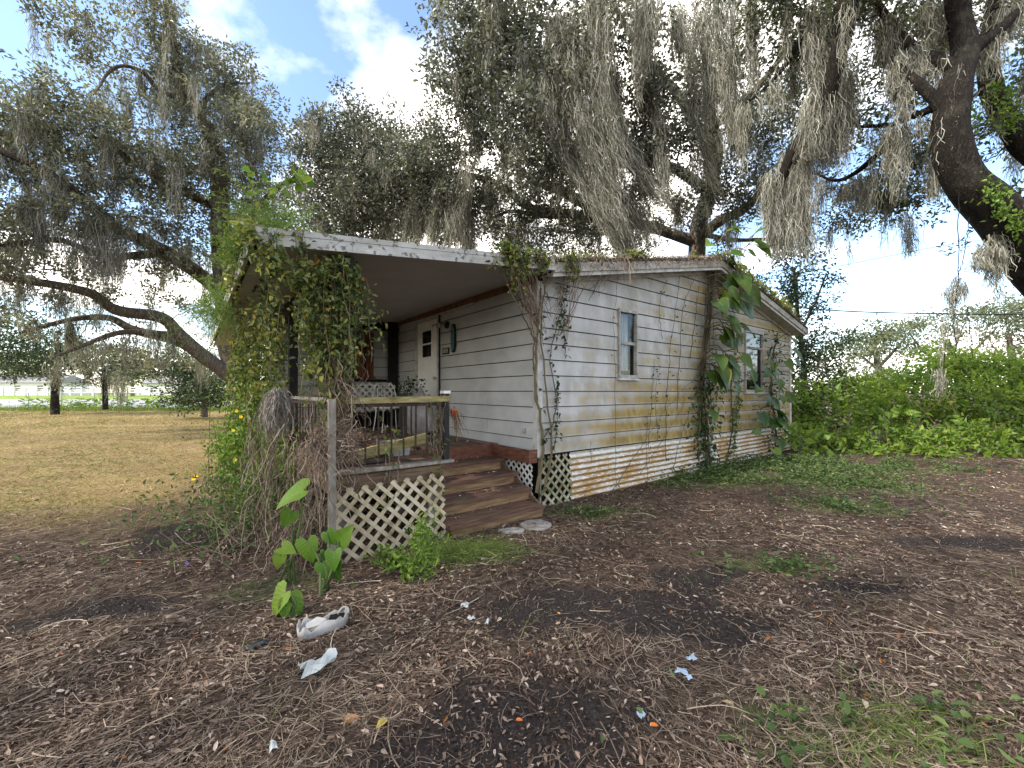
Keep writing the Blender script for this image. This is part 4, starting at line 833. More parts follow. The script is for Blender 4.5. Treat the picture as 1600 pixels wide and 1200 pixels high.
# right live oak, leaning trunk near the camera
tree('live_oak', 'nearest live oak with thick dark leaning trunk at right edge', 'large live oaks draped in moss',
     ([(1760, 800, 7.4), (1735, 640, 7.4), (1675, 500, 7.3), (1612, 410, 7.2), (1560, 335, 7.1), (1507, 275, 7.0), (1481, 215, 7.0), (1492, 140, 7.0), (1508, 90, 7.1), (1500, 30, 7.2), (1480, -60, 7.3)], .43, .13),
     [([(1760, 420, 8.6), (1660, 290, 8.6), (1600, 225, 8.6), (1560, 170, 8.6), (1545, 90, 8.5), (1560, -40, 8.5)], .25, .14),
      ([(1484, 200, 7.0), (1468, 165, 7.0), (1440, 135, 7.1), (1410, 110, 7.3), (1395, 90, 7.5)], .11, .05),
      ([(1495, 110, 7), (1455, 90, 7.2), (1420, 70, 7.5), (1380, 20, 7.8), (1340, -40, 8)], .12, .05),
      ([(1470, 165, 7), (1430, 180, 7.4), (1390, 195, 7.9), (1340, 198, 8.4)], .07, .025), ([(1415, 188, 7.6), (1400, 240, 7.8), (1395, 260, 7.9)], .035, .012),
      ([(1400, 215, 8), (1350, 260, 8.6), (1310, 282, 9.2), (1270, 270, 9.6)], .07, .02),
      ([(1330, -60, 7), (1315, 60, 7.4), (1290, 160, 7.8), (1270, 195, 8), (1240, 235, 8.2), (1218, 290, 8.4), (1212, 345, 8.5)], .16, .08),
      ([(1250, 60, 8), (1225, 105, 8.2), (1190, 142, 8.5), (1160, 165, 8.8)], .05, .02),
      ([(1508, 85, 7.1), (1545, 60, 7.2), (1590, 20, 7.4), (1650, -40, 7.6)], .12, .05),
      ([(1495, 95, 7), (1485, 130, 6.9), (1488, 165, 6.9)], .03, .012),
      ([(1560, 335, 7.1), (1555, 385, 7), (1540, 375, 6.9)], .02, .008)],
     [(1240, 20, 8.2, 90, 50, 1.2, .8), (1320, 20, 7.6, 80, 40, 1.2, 1.2), (1350, 150, 9.4, 70, 60, 1.6, .55), (1420, 255, 10, 70, 60, 1.6, .75), (1330, 320, 11, 75, 45, 1.6, .6), (1400, 320, 10.6, 60, 35, 1.4, .7), (1250, 130, 10, 60, 60, 1.4, .5), (1450, 40, 8.4, 70, 50, 1.4, .7), (1580, 60, 9.4, 70, 70, 1.6, .6), (1590, 330, 9.6, 50, 50, 1.4, .45), (1585, 170, 10, 50, 60, 1.6, .5), (1420, 150, 9.2, 60, 30, 1.2, .5), (1290, 230, 10.5, 60, 50, 1.4, .35), (1700, 100, 9, 90, 150, 2, .8), (1600, -60, 8, 160, 50, 2, .8), (1350, -60, 7.6, 200, 50, 2, .9)],
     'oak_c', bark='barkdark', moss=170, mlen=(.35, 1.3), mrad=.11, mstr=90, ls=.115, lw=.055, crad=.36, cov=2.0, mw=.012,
     curtains=[([(1275, 0), (1278, 80), (1290, 170)], 7.8, .20, 700), ([(1305, 40), (1305, 150), (1315, 250)], 8, .22, 900), ([(1322, 100), (1325, 180), (1328, 210)], 8.2, .14, 300), ([(1278, 150), (1272, 200), (1268, 240)], 8, .26, 600), ([(1240, 225), (1235, 300), (1232, 385)], 8.3, .24, 1200), ([(1215, 265), (1213, 330), (1214, 390)], 8.4, .18, 800), ([(1255, 230), (1258, 310), (1262, 400)], 8.3, .12, 420), ([(1290, 170), (1292, 255)], 8.2, .16, 300), ([(1325, 285), (1322, 310)], 9.2, .18, 160), ([(1345, 270), (1347, 325)], 9, .12, 140), ([(1385, 20), (1388, 95)], 7.7, .16, 260), ([(1400, 85), (1402, 140)], 7.4, .12, 200), ([(1430, 70), (1436, 120)], 7.3, .12, 200), ([(1465, 0), (1472, 60)], 7.5, .2, 260), ([(1572, 0), (1562, 60)], 7.6, .2, 260), ([(1460, 245), (1462, 305)], 7.6, .05, 90), ([(1417, 330), (1420, 392)], 9.6, .10, 120), ([(1540, 378), (1534, 415)], 6.9, .06, 90), ([(1558, 385), (1556, 400)], 6.9, .03, 40)])

# live oak left of the viewer, out of the frame: added between the sun and the near yard to shade it
so = thing('live_oak', 'live oak added out of view at left to shade the near yard', 'tree', (-8.5, -3.0, 0), 'large live oaks draped in moss')
tp = smooth_path([(-8.5, -3.0, -.1), (-8.4, -2.9, 1.5), (-8.0, -2.8, 3.2), (-7.4, -2.6, 5.0)], 16); MB().tubes(tp, np.linspace(.55, .35, 16), 14).build('trunk', MT['bark'], so, True); lp = [tp[8:]]
for e in ((-3.5, -1.0, 7.5), (-5.0, 1.5, 8.0), (-9.5, 1.0, 8.0), (-6.5, -6, 8.5), (-11, -4, 8), (-2.5, -4.0, 8.2)):
    w = smooth_path([(-7.5, -2.65, 4.8), tuple((A([-7.5, -2.65, 4.8]) + A(e)) / 2 + A([0, 0, .7])), e], 14); MB().tubes(w, np.linspace(.26, .07, 14), 8).build('limb', MT['bark'], so, True); lp.append(w)
lp = np.vstack(lp); cc = nrm(rng.normal(size=(460, 3))) * rng.random((460, 1)) ** .4 * A([6.2, 4.6, 2.1]) + A([-6.3, -1.6, 7.6])
cm, n = MB(), 460 * 40; ctr = np.repeat(cc, 40, 0); off = rng.normal(size=(n, 3)) * A([.36, .36, .22]); cm.leaves(ctr + off, nrm(off) + rng.normal(size=(n, 3)) * .8, rng.normal(size=(n, 3)) + A([0, 0, .8]), .12, .065); cm.build('crown', MT['oak_a'], so)
bm = MB(); twigs(bm, lp, np.full(len(lp), .1), cc, .7); bm.build('branches', MT['bark'], so)
# smaller trees near the house and across the road
tree('oak_sapling', 'slender dark leaved tree just behind the right house corner', None,
     ([(1262, 700, 13), (1258, 600, 13), (1248, 500, 13), (1240, 420, 13)], .10, .04), [([(1250, 520, 13), (1275, 470, 13), (1290, 430, 13)], .04, .02)],
     [(1232, 430, 13, 45, 55, 1.2, .75), (1265, 455, 13, 40, 50, 1.2, .7), (1240, 500, 13, 45, 45, 1.2, .7), (1270, 560, 12.5, 50, 55, 1.2, 1.3), (1255, 625, 12.3, 45, 60, 1.0, 1.5)], 'darkleaf', cov=1.2, moss=10, mlen=(.5, 1.1), mrad=.08)
tree('shade_tree', 'rounded grey green tree nearest the house beyond the thicket', 'trees beyond the right thicket',
     ([(1378, 650, 32), (1376, 600, 32), (1370, 560, 32), (1362, 530, 32)], .35, .15), [([(1372, 575, 32), (1400, 545, 32), (1415, 525, 32)], .14, .05), ([(1374, 580, 32), (1345, 555, 32)], .12, .05)],
     [(1350, 535, 32, 42, 32, 3, 1.2), (1385, 520, 32, 40, 22, 3, .9), (1335, 570, 31, 30, 35, 2.5, 1.2)], 'bgpale', ls=.24, lw=.13, crad=.8, per=26)
tree('shade_tree', 'tall open umbrella crowned tree behind the hanging moss rope', 'trees beyond the right thicket',
     ([(1500, 650, 34), (1498, 590, 34), (1490, 560, 34), (1480, 530, 34)], .4, .14), [([(1495, 580, 34), (1530, 540, 34), (1560, 510, 34)], .16, .05), ([(1495, 585, 34), (1450, 555, 34), (1420, 520, 34)], .16, .05), ([(1488, 555, 34), (1505, 510, 34)], .1, .04)],
     [(1440, 515, 34, 50, 22, 3, .7), (1500, 500, 34, 45, 22, 3, .7), (1470, 545, 34, 60, 22, 3, .4), (1410, 545, 33, 30, 30, 3, .6)], 'bgpale', ls=.24, lw=.13, crad=.8, per=26)
tree('shade_tree', 'leafy tree at far right partly behind the leaning trunk', 'trees beyond the right thicket',
     ([(1590, 650, 30), (1588, 600, 30), (1580, 550, 30), (1575, 520, 30)], .35, .12), [([(1585, 575, 30), (1550, 540, 30)], .12, .05), ([(1585, 570, 30), (1625, 530, 30)], .12, .05)],
     [(1560, 500, 30, 50, 35, 3, .8), (1600, 490, 30, 50, 45, 3, .9), (1560, 565, 29, 50, 28, 2.5, .8), (1650, 520, 30, 50, 60, 3, .9)], 'bgpale', ls=.22, lw=.12, crad=.8, per=26)
tree('bare_shrub_tree', 'low brownish shrubby tree peeking over the thicket', None,
     ([(1410, 660, 26), (1410, 620, 26), (1406, 595, 26)], .12, .05), [], [(1410, 590, 26, 45, 18, 2, .9), (1370, 600, 26, 30, 15, 2, .8)], 'bgpale', ls=.2, lw=.1, crad=.6, per=26)
tree('pasture_tree', 'small dark trunked tree by the fence at far left', None,
     ([(86, 648, 26), (86, 610, 26), (88, 570, 26), (92, 535, 26)], .22, .12), [([(88, 575, 26), (50, 545, 26)], .1, .04), ([(88, 570, 26), (130, 545, 26)], .1, .04)],
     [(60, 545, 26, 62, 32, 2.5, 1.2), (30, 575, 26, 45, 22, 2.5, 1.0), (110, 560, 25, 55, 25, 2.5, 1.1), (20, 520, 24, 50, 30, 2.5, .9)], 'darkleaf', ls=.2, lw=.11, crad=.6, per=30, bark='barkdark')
tree('weeping_oak', 'drooping mossy tree between the fence and the low oak limbs', None,
     ([(165, 640, 27), (163, 600, 27), (160, 560, 27)], .16, .07), [([(162, 590, 27), (130, 560, 27)], .07, .03), ([(162, 585, 27), (195, 560, 27)], .07, .03)],
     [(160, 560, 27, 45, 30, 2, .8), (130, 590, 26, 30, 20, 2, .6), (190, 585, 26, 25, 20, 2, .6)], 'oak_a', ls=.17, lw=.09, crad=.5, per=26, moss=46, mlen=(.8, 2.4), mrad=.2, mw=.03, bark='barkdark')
tree('dark_evergreen', 'dense dark evergreen bush tree left of the porch vines', None,
     ([(320, 652, 22), (318, 620, 22), (312, 580, 22)], .16, .07), [], [(300, 585, 22, 62, 42, 2, 1.5), (260, 580, 22, 45, 35, 2, 1.0), (335, 615, 21, 30, 30, 1.5, 1.6), (300, 620, 22, 50, 22, 1.5, 1.0)], 'darkleaf', ls=.17, lw=.09, crad=.5, per=30)
tree('yellow_tree', 'pale yellow green tree across the road', None,
     ([(207, 620, 95), (207, 600, 95), (207, 580, 95)], .4, .2), [], [(205, 570, 95, 28, 26, 5, 1.6), (190, 590, 95, 20, 15, 4, 1.4)], 'yellowleaf', ls=.6, lw=.35, crad=1.2, per=26)
tree('roadside_tree', 'pale green tree far across the road at left edge', None,
     ([(20, 620, 105), (20, 600, 105), (20, 580, 105)], .4, .2), [], [(15, 572, 105, 45, 20, 6, 1.4), (70, 580, 105, 40, 15, 6, 1.4), (-60, 565, 105, 60, 30, 6, 1.4)], 'bgpale', ls=.6, lw=.35, crad=1.2, per=26)

# ---------------------------------------------------------------- thicket and weeds
m_ = MB()
leaf_cloud(m_, [(1290, 655, 11.2, 70, 55, .9, 1.0), (1360, 640, 12, 80, 50, 1.2), (1440, 640, 12, 90, 55, 1.2), (1530, 635, 12, 90, 60, 1.2), (1620, 630, 12, 90, 70, 1.4), (1330, 602, 14, 60, 20, 1.2), (1400, 605, 14.5, 70, 20, 1.2), (1470, 585, 14, 60, 30, 1.2), (1545, 578, 13.5, 60, 30, 1.2), (1610, 590, 13.5, 60, 30, 1.4), (1480, 556, 14.5, 45, 18, 1), (1545, 560, 14, 30, 18, 1), (1720, 640, 11, 100, 80, 2),
                (1310, 688, 10.2, 90, 26, .7, .8), (1420, 686, 10, 90, 28, .7, .8), (1530, 684, 10, 90, 30, .8, .8), (1620, 684, 10, 80, 30, .8, .8), (1320, 706, 9.4, 90, 8, .5, .7), (1440, 706, 9.2, 100, 9, .5, .7), (1560, 706, 9.2, 100, 10, .5, .7)], .15, .085, 1.5, .3, 24, up=.6)
o = stuff(m_.build('shrub_thicket', MT['thicket'])); o['label'] = 'bright green overgrown thicket right of the house'
m_ = MB(); N = 60; q = np.stack([rng.uniform(5.0, 13, N), rng.uniform(9.6, 14, N), np.zeros(N)], 1); h = rng.uniform(.6, 2.0, (N, 1, 1)); t = np.linspace(0, 1, 6)[None, :, None]
m_.tubes(q[:, None] + A([0, 0, 1]) * h * t + (rng.normal(size=(N, 1, 3)) * A([.35, .35, 0])) * t ** 2, .006, 4); stuff(m_.build('thicket_stems', MT['stem']))
m_ = MB(); leaf_cloud(m_, [(1330, 640, 10.9, 60, 40, .5), (1480, 600, 12.6, 50, 35, .6), (1560, 650, 10.8, 60, 40, .6), (1420, 660, 10.6, 50, 25, .5), (1600, 570, 12.8, 40, 30, .6), (1260, 690, 9.6, 30, 18, .4), (1400, 598, 13, 40, 16, .5)], .20, .13, .32, .35, 10, up=.8)
o = stuff(m_.build('broadleaf_weeds', MT['bright'])); o['label'] = 'broad leaved weeds mixed into the green thicket'
def cover_patch(name, label, mat, patches, dens, ls, lw, hmax, seed=0):
    m = MB()
    for (cx, cy, rx, ry) in patches:
        n = int(dens * rx * ry * math.pi); x = rng.normal(cx, rx * .55, n); y = rng.normal(cy, ry * .55, n); keep = fbm(x * 3.1 + seed, y * 3.1, 3) > .42; x, y = x[keep], y[keep]; n = len(x)
        z = gh(x, y) + rng.random(n) ** 1.6 * hmax
        d = nrm(np.stack([rng.normal(size=n), rng.normal(size=n), rng.normal(size=n) * .35 + .25], 1)); nm = nrm(rng.normal(size=(n, 3)) * .45 + A([0, 0, 1]))
        m.leaves(np.stack([x, y, z], 1), d, nm, ls * rng.uniform(.5, 1.3, n), lw * rng.uniform(.5, 1.2, n), None, True)
    o = stuff(m.build(name, MT[mat])); o['label'] = label; return o
cover_patch('ground_cover', 'low green creeper patches on the yard', 'cover', GREEN[:4] + GREEN[6:], 900, .055, .032, .10)
cover_patch('ground_cover', 'leafy green creeper mat along the corrugated skirting', 'cover', [(3.0, 6.95, 1.1, .35), (4.3, 7.6, 1.2, .35), (5.6, 8.3, 1.2, .45), (5.2, 6.6, .8, .5), (7.2, 8.3, 1.6, .3)], 900, .06, .036, .17, 4)
cover_patch('fence_weeds', 'rough green weeds along the roadside fence', 'bright', [(-36 + 3.2 * a, 31.8 - .05 * a, 2.2, .7) for a in range(11)], 50, .34, .2, .9, 9)
m_ = MB(); N = 4500; x = rng.uniform(-40, -11, N); y = rng.normal(31.5, .8, N); q = np.stack([x, y, np.zeros(N)], 1); t = np.linspace(0, 1, 4)[None, :, None]
m_.ribbons(q[:, None] + A([0, 0, 1]) * rng.uniform(.1, .5, (N, 1, 1)) * t + rng.normal(size=(N, 1, 3)) * A([.12, .12, 0]) * t ** 2, .03 * np.linspace(1, .2, 4)[None]); stuff(m_.build('fence_grass', MT['greengrass']))

# ---------------------------------------------------------------- vines on the porch and house (house coordinates)
def vleaves(m, pos, ls=.06, lw=.042, hang=.5, out=(0, -1, 0), rnd=None):
    n = len(pos); d = nrm(rng.normal(size=(n, 3)) * .8 + A([0, 0, -hang]) + A(out) * .3); nm = nrm(rng.normal(size=(n, 3)) * .6 + A(out) * .8 + A([0, 0, .6]))
    m.leaves(pos, d, nm, ls * rng.uniform(.5, 1.35, n), lw * rng.uniform(.55, 1.25, n), rnd, True)
def hang_strands(m, start, n, L, spread, width=.006, jit=.02, sway=(0, 0, 0), K=8, tube=False, r=.004):
    t = np.linspace(0, 1, K)[None, :, None]; s = A(start) + rng.normal(size=(n, 3)) * A(spread)
    ln = rng.uniform(L[0], L[1], (n, 1, 1)); p = s[:, None] - A([0, 0, 1]) * ln * t + A(sway) * t ** 2 * ln + np.cumsum(rng.normal(size=(n, K, 3)) * jit, 1) * A([1, 1, .3])
    if tube: m.tubes(p, r, 4)
    else: m.ribbons(p, width)
    return p
def strand_leaves(m, p, per, ls, lw, off=.03, **kw):
    N, K, _ = p.shape; i = rng.integers(0, N, N * per); tt = rng.random(N * per) * (K - 1.001); j = tt.astype(int); f = (tt - j)[:, None]
    q = p[i, j] * (1 - f) + p[i, j + 1] * f + rng.normal(size=(N * per, 3)) * off
    vleaves(m, q, ls, lw, **kw)
pv = thing('porch_vine', 'huge leafy vine smothering the front porch corner post and roof edge', 'vine', (-2.45, -.1, 0), house=True)
st, lf = MB(), MB()
# curtains hang from the roof corner and the beam: (u, v, top z, count, min and max length, spread)
for (u, v, zt, n, L, sp, per_) in ((-2.47, -.22, 2.48, 46, (.5, 1.35), (.07, .06, .08), 26), (-2.62, -.2, 2.34, 22, (.35, 1.0), (.06, .06, .08), 24), (-2.35, -.2, 2.44, 26, (.3, .95), (.05, .05, .06), 24), (-2.40, .05, 2.5, 16, (.6, 1.1), (.05, .07, .06), 22),
                             (-2.82, 1.0, 2.42, 18, (.5, 1.3), (.06, .12, .1), 30), (-2.70, 1.5, 2.35, 16, (.6, 1.4), (.06, .2, .1), 30), (-2.80, 2.3, 2.3, 16, (.5, 1.2), (.07, .25, .1), 30), (-2.70, 3.1, 2.3, 14, (.5, 1.2), (.08, .3, .1), 30), (-2.80, 4.2, 2.25, 12, (.5, 1.2), (.08, .4, .1), 30), (-2.75, 5.4, 2.25, 10, (.5, 1.2), (.08, .5, .1), 30)):
    p = hang_strands(st, (u, v, zt), n, L, sp, .005, .024)
    strand_leaves(lf, p, int(per_ * (1.35 if v < .6 else 1)), .05 if v < .6 else .058, .033 if v < .6 else .04, .032, hang=.6)
# arch of leaves along the corner of the roof edge
pth = smooth_path([(-3.08, 1.6, 2.55), (-3.1, .6, 2.6), (-3.08, -.25, 2.62), (-2.98, -.35, 2.40), (-2.78, -.32, 2.28), (-2.55, -.30, 2.36)], 40)
pos = np.repeat(pth, 17, 0) + rng.normal(size=(40 * 17, 3)) * A([.045, .04, .06]); vleaves(lf, pos, .055, .038, out=(-.6, -.6, .2), rnd=rng.uniform(.3, .98, 680)); st.tubes(pth, .012, 5)
for u, zt in ((-2.92, 2.62), (-2.76, 2.66)):
    p = hang_strands(st, (u, -.33, zt), 9, (.3, .9), (.03, .01, .02), .004, .012); strand_leaves(lf, p, 10, .05, .035, .02)
st.build('stems', MT['stem'], pv); lf.build('foliage', MT['vine'], pv)
dv = MB()
for (u, v, zt, n, L, sp, sw) in ((-2.47, -.24, 1.65, 60, (.3, .7), (.06, .05, .15), (.02, 0, 0)), (-2.60, -.28, 1.08, 130, (.2, .7), (.06, .06, .12), (-.05, -.05, 0)), (-2.42, -.25, 1.7, 36, (.3, .6), (.035, .05, .12), (.05, -.05, 0)), (-2.42, -.3, 1.0, 70, (.12, .35), (.05, .05, .06), (.05, -.05, 0)), (-2.80, .2, 1.0, 50, (.3, .9), (.08, .1, .12), (-.05, 0, 0)), (-2.88, .9, 1.2, 50, (.4, 1.1), (.09, .2, .15), (-.1, 0, 0)), (-2.72, -.1, .45, 80, (.2, .45), (.14, .12, .1), (-.2, -.1, 0))):
    hang_strands(dv, (u, v, zt), n, L, sp, .0055, .032, sw)
dv.build('dead_stems', MT['deadvine'], pv)
nm_ = MB(); N = 520; th = rng.random(N) * 6.28; c = A([-2.80, .42, 1.30]); K = 8; t = np.linspace(0, 1, K)[None, :]
rad = .085 * rng.uniform(.35, 1.25, N)[:, None] * np.sin(np.clip(t * 1.9 + .25, 0, 2.6)); z = .13 - .34 * t * rng.uniform(.6, 1.15, N)[:, None]
p = np.stack([c[0] + rad * np.cos(th)[:, None], c[1] + rad * np.sin(th)[:, None], c[2] + z + 0 * rad], -1) + np.cumsum(rng.normal(size=(N, K, 3)) * .013, 1); nm_.ribbons(p, .005)
o = nm_.build('dead_tuft', noisemat('grey dead roots', [(.3, (.15, .13, .115)), (.7, (.36, .33, .30))], 30, .9, .1), pv); o['label'] = 'grey drooping ball of dead roots'
# tangle on the railing end
tg = MB(); N = 420; c = A([-2.46, -.31, 1.02]); q = nrm(rng.normal(size=(N, 3))) * rng.random((N, 1)) ** .5 * A([.13, .10, .15]) + c; K = 7
p = q[:, None] + np.cumsum(rng.normal(size=(N, K, 3)) * A([.03, .02, .026]), 1); tg.ribbons(p, .0055); o = tg.build('dead_tangle', MT['deadvine'], pv); o['label'] = 'brown ball of tangled dead vine'

def fern(name, label, c, r, n, base_dir=(0, 0, 1), L=.35):
    t = thing(name, label, 'fern', c, house=True); m = MB(); K = 7; tt = np.linspace(0, 1, K)[None, :, None]
    q = A(c) + rng.normal(size=(n, 3)) * A(r) * .55; d = nrm(rng.normal(size=(n, 3)) + A(base_dir)); ln = L * rng.uniform(.4, 1.2, (n, 1, 1))
    p = q[:, None] + d[:, None] * ln * tt - A([0, 0, .5]) * ln * tt ** 2; m.ribbons(p, .003)
    i = rng.integers(0, n, n * 22); f = rng.random(n * 22) * (K - 1.01); j = f.astype(int); f = (f - j)[:, None]; pos = p[i, j] * (1 - f) + p[i, j + 1] * f
    m.leaves(pos, rng.normal(size=(n * 22, 3)) + A([0, 0, .3]), rng.normal(size=(n * 22, 3)), .045, .007)
    m.build('fronds', MT['fern'], t); return t
fern('roof_fern', 'feathery bright green fern tuft on the porch roof corner', (-2.88, -.12, 2.75), (.20, .3, .10), 110)
fern('roof_fern', 'feathery green fern spilling off the outer porch roof edge', (-3.15, 2.4, 2.45), (.14, .7, .2), 240, (-.5, 0, .5), .5)
fern('roof_fern', 'tall thin climbing fern sprays left of the porch roof corner', (-3.12, .15, 2.62), (.06, .25, .16), 70, (-.2, 0, .7), .26)
# twig with round leaves standing above the porch roof
ts = thing('roof_sprig', 'bare arching twig with round leaves above the porch roof corner', 'sprig', (-3.0, .2, 2.66), house=True)
def hp(px, py, D): return to_h(P(px, py, D))
pts = smooth_path([hp(402, 345, 3.6), hp(404, 318, 3.6), hp(425, 298, 3.6), hp(450, 282, 3.6), hp(468, 270, 3.6)], 16); MB().tubes(pts, np.linspace(.012, .005, 16), 6).build('twig', MT['stem'], ts, True)
m_ = MB(); q = A([hp(x, y, 3.6) for x, y in ((400, 278), (414, 284), (408, 300), (462, 268), (472, 272), (480, 285), (468, 290), (455, 285), (470, 265), (436, 300), (398, 295))]); vleaves(m_, np.repeat(q, 3, 0) + rng.normal(size=(33, 3)) * .025, .085, .075, hang=.2); m_.build('leaves', MT['bright'], ts)

# greenery along the rake of the house roof
rv = thing('roof_vine', 'creeper and grass growing along the house roof edge above the siding', 'vine', (2, -.3, 2.9), house=True)
m_, s_ = MB(), MB()
us = rng.beta(.8, 1.0, 2600) * 5.0 - .75; den = fbm(us * 2.7, us * 0 + 3, 3); us = us[den > .53 + .1 * rng.random(2600)]
zz_ = A([roof_top(u) for u in us]); pos = np.stack([us, -.30 + rng.normal(size=len(us)) * .05, zz_ + np.abs(rng.normal(size=len(us))) * .06 - .01], 1); vleaves(m_, pos, .06, .035, hang=-.3)
u2 = rng.uniform(UR + .1, UW - .7, 700); z2 = A([roof_top(u) for u in u2]); vleaves(m_, np.stack([u2, -.28 + rng.normal(size=700) * .06, z2 + np.abs(rng.normal(size=700)) * .07], 1), .075, .06, hang=-.3, rnd=rng.uniform(.6, .95, 700))
N = 420; u3 = rng.normal(.55, .4, N); z3 = A([roof_top(u) for u in u3]); t = np.linspace(0, 1, 4)[None, :, None]
q = np.stack([u3, -.29 + rng.normal(size=N) * .05, z3], 1); m_.ribbons(q[:, None] + (rng.normal(size=(N, 1, 3)) * A([.05, .04, 0]) + A([0, 0, 1]) * rng.uniform(.03, .17, (N, 1, 1)) ** 1.2) * t, .006 * np.linspace(1, .2, 4)[None])
for u, n, L in ((-.62, 16, (.1, .45)), (-.80, 8, (.05, .25)), (-.45, 10, (.05, .3)), (-.2, 8, (.05, .2)), (.2, 8, (.05, .25))):
    p = hang_strands(s_, (u, -.34, roof_top(u) + .03), n, L, (.07, .03, .03), .004, .012); strand_leaves(m_, p, 16, .05, .034, .028)
for u in np.arange(-.5, 4.15, .09): hang_strands(s_, (u, -.335, roof_top(u) + .015), int(3 + 12 * fbm(u * 3, 7.0, 3)), (.04, .06 + .4 * fbm(u * 2.1, 2.0, 3) ** 1.5), (.05, .015, .02), .0055, .018)
N = 2600; ud = rng.uniform(-.7, UW - .3, N); qd = np.stack([ud, rng.normal(-.27, .05, N), A([roof_top(u) for u in ud]) + np.abs(rng.normal(size=N)) * .018], 1); s_.ribbons(qd[:, None] + np.cumsum(rng.normal(size=(N, 4, 3)) * A([.03, .02, .012]), 1), .006)
for a, b, n in (((-.75, -.33, 2.9), (.02, -.07, 2.3), 12), ((-.55, -.33, 2.93), (-.02, -.08, 2.0), 10), ((-.3, -.33, 2.95), (.1, -.06, 2.45), 8), ((.45, -.34, 3.05), (.40, -.05, 2.2), 12), ((.3, -.34, 3.0), (.25, -.05, 2.5), 10), ((1.0, -.34, 3.15), (1.02, -.05, 2.75), 8)):
    t = np.linspace(0, 1, 10)[None, :, None]; q0 = A(a) + rng.normal(size=(n, 3)) * A([.08, .02, .03]); q1 = A(b) + rng.normal(size=(n, 3)) * A([.06, .02, .14]); s_.tubes(q0[:, None] * (1 - t) + q1[:, None] * t + np.cumsum(rng.normal(size=(n, 10, 3)) * .012, 1) * np.sin(t * math.pi) - A([0, 0, .06]) * np.sin(t * math.pi), .0035, 4)
m_.build('foliage', MT['vine'], rv); s_.build('dead_stems', MT['deadvine'], rv)

def wall_vine(label, paths, leaves_=0, ls=.05, lw=.038, mat='vinedark', off=.03, dead=0):
    p0 = paths[0][0]; b = ray_v(*p0, -.05); t = thing('wall_vine', label, 'vine', (b[0], -.05, 0), house=True); s_, l_ = MB(), MB()
    for pts, r, nl in [(q[:-2], q[-2], q[-1]) for q in paths]:
        w = smooth_path([ray_v(x, y, -.045 - rng.random() * .02) for x, y in pts], 26); w[1:-1] += rng.normal(size=(24, 3)) * A([.012, .005, .008]); s_.tubes(w, np.linspace(r, r * .5, 26), 5)
        if nl:
            q = w[rng.integers(0, 26, nl)] + rng.normal(size=(nl, 3)) * A([off, .02, off]); q[:, 1] -= .02; vleaves(l_, q, ls, lw)
    s_.build('stems', MT['stem'], t)
    if l_.n: l_.build('foliage', MT[mat], t)
    return t
wall_vine('tangled brown vine climbing the near house corner with hanging leafy strand', [((838, 770), (848, 700), (836, 600), (840, 520), (845, 450), .022, 10), ((850, 770), (862, 690), (852, 600), (846, 500), (855, 420), .016, 16), ((842, 640), (834, 560), (838, 480), (800, 430), .012, 0), ((848, 690), (870, 640), (860, 560), (876, 480), (884, 420), .008, 60), ((866, 700), (872, 640), (868, 590), .006, 26), ((884, 560), (880, 500), (888, 430), .006, 40), ((850, 530), (880, 515), (875, 450), .008, 10), ((840, 540), (820, 500), (795, 440), .010, 0), ((846, 520), (815, 470), (790, 430), .012, 8)], ls=.055, lw=.045)
wall_vine('thin dark creeper hanging down the wall below the narrow window', [((962, 770), (961, 690), (962, 600), (960, 500), (966, 430), .004, 14), ((1013, 700), (1020, 600), (1022, 560), .004, 12), ((925, 720), (922, 690), .003, 5)], ls=.04, lw=.025)
wall_vine('straggly dark creepers spread over the middle of the gable wall', [((1040, 715), (1042, 620), (1048, 540), (1062, 430), .006, 26), ((1028, 690), (1024, 630), (1028, 575), .004, 26), ((1058, 640), (1062, 560), (1068, 480), (1088, 430), .007, 10), ((1078, 560), (1086, 500), (1092, 440), .006, 8), ((953, 772), (1000, 700), (1040, 640), (1085, 590), .006, 0), ((1000, 740), (1040, 680), (1075, 620), .004, 0), ((1050, 740), (1062, 690), (1078, 640), .006, 6), ((1035, 530), (1030, 480), (1040, 440), .004, 8), ((1012, 760), (1010, 690), (1014, 640), .004, 10)], ls=.045, lw=.028)
wall_vine('ivy strand climbing the wall beside the wider window', [((1136, 720), (1145, 660), (1142, 600), (1150, 560), .014, 160), ((1146, 700), (1152, 640), (1154, 590), .008, 140)], ls=.06, lw=.04, mat='cover', off=.05)

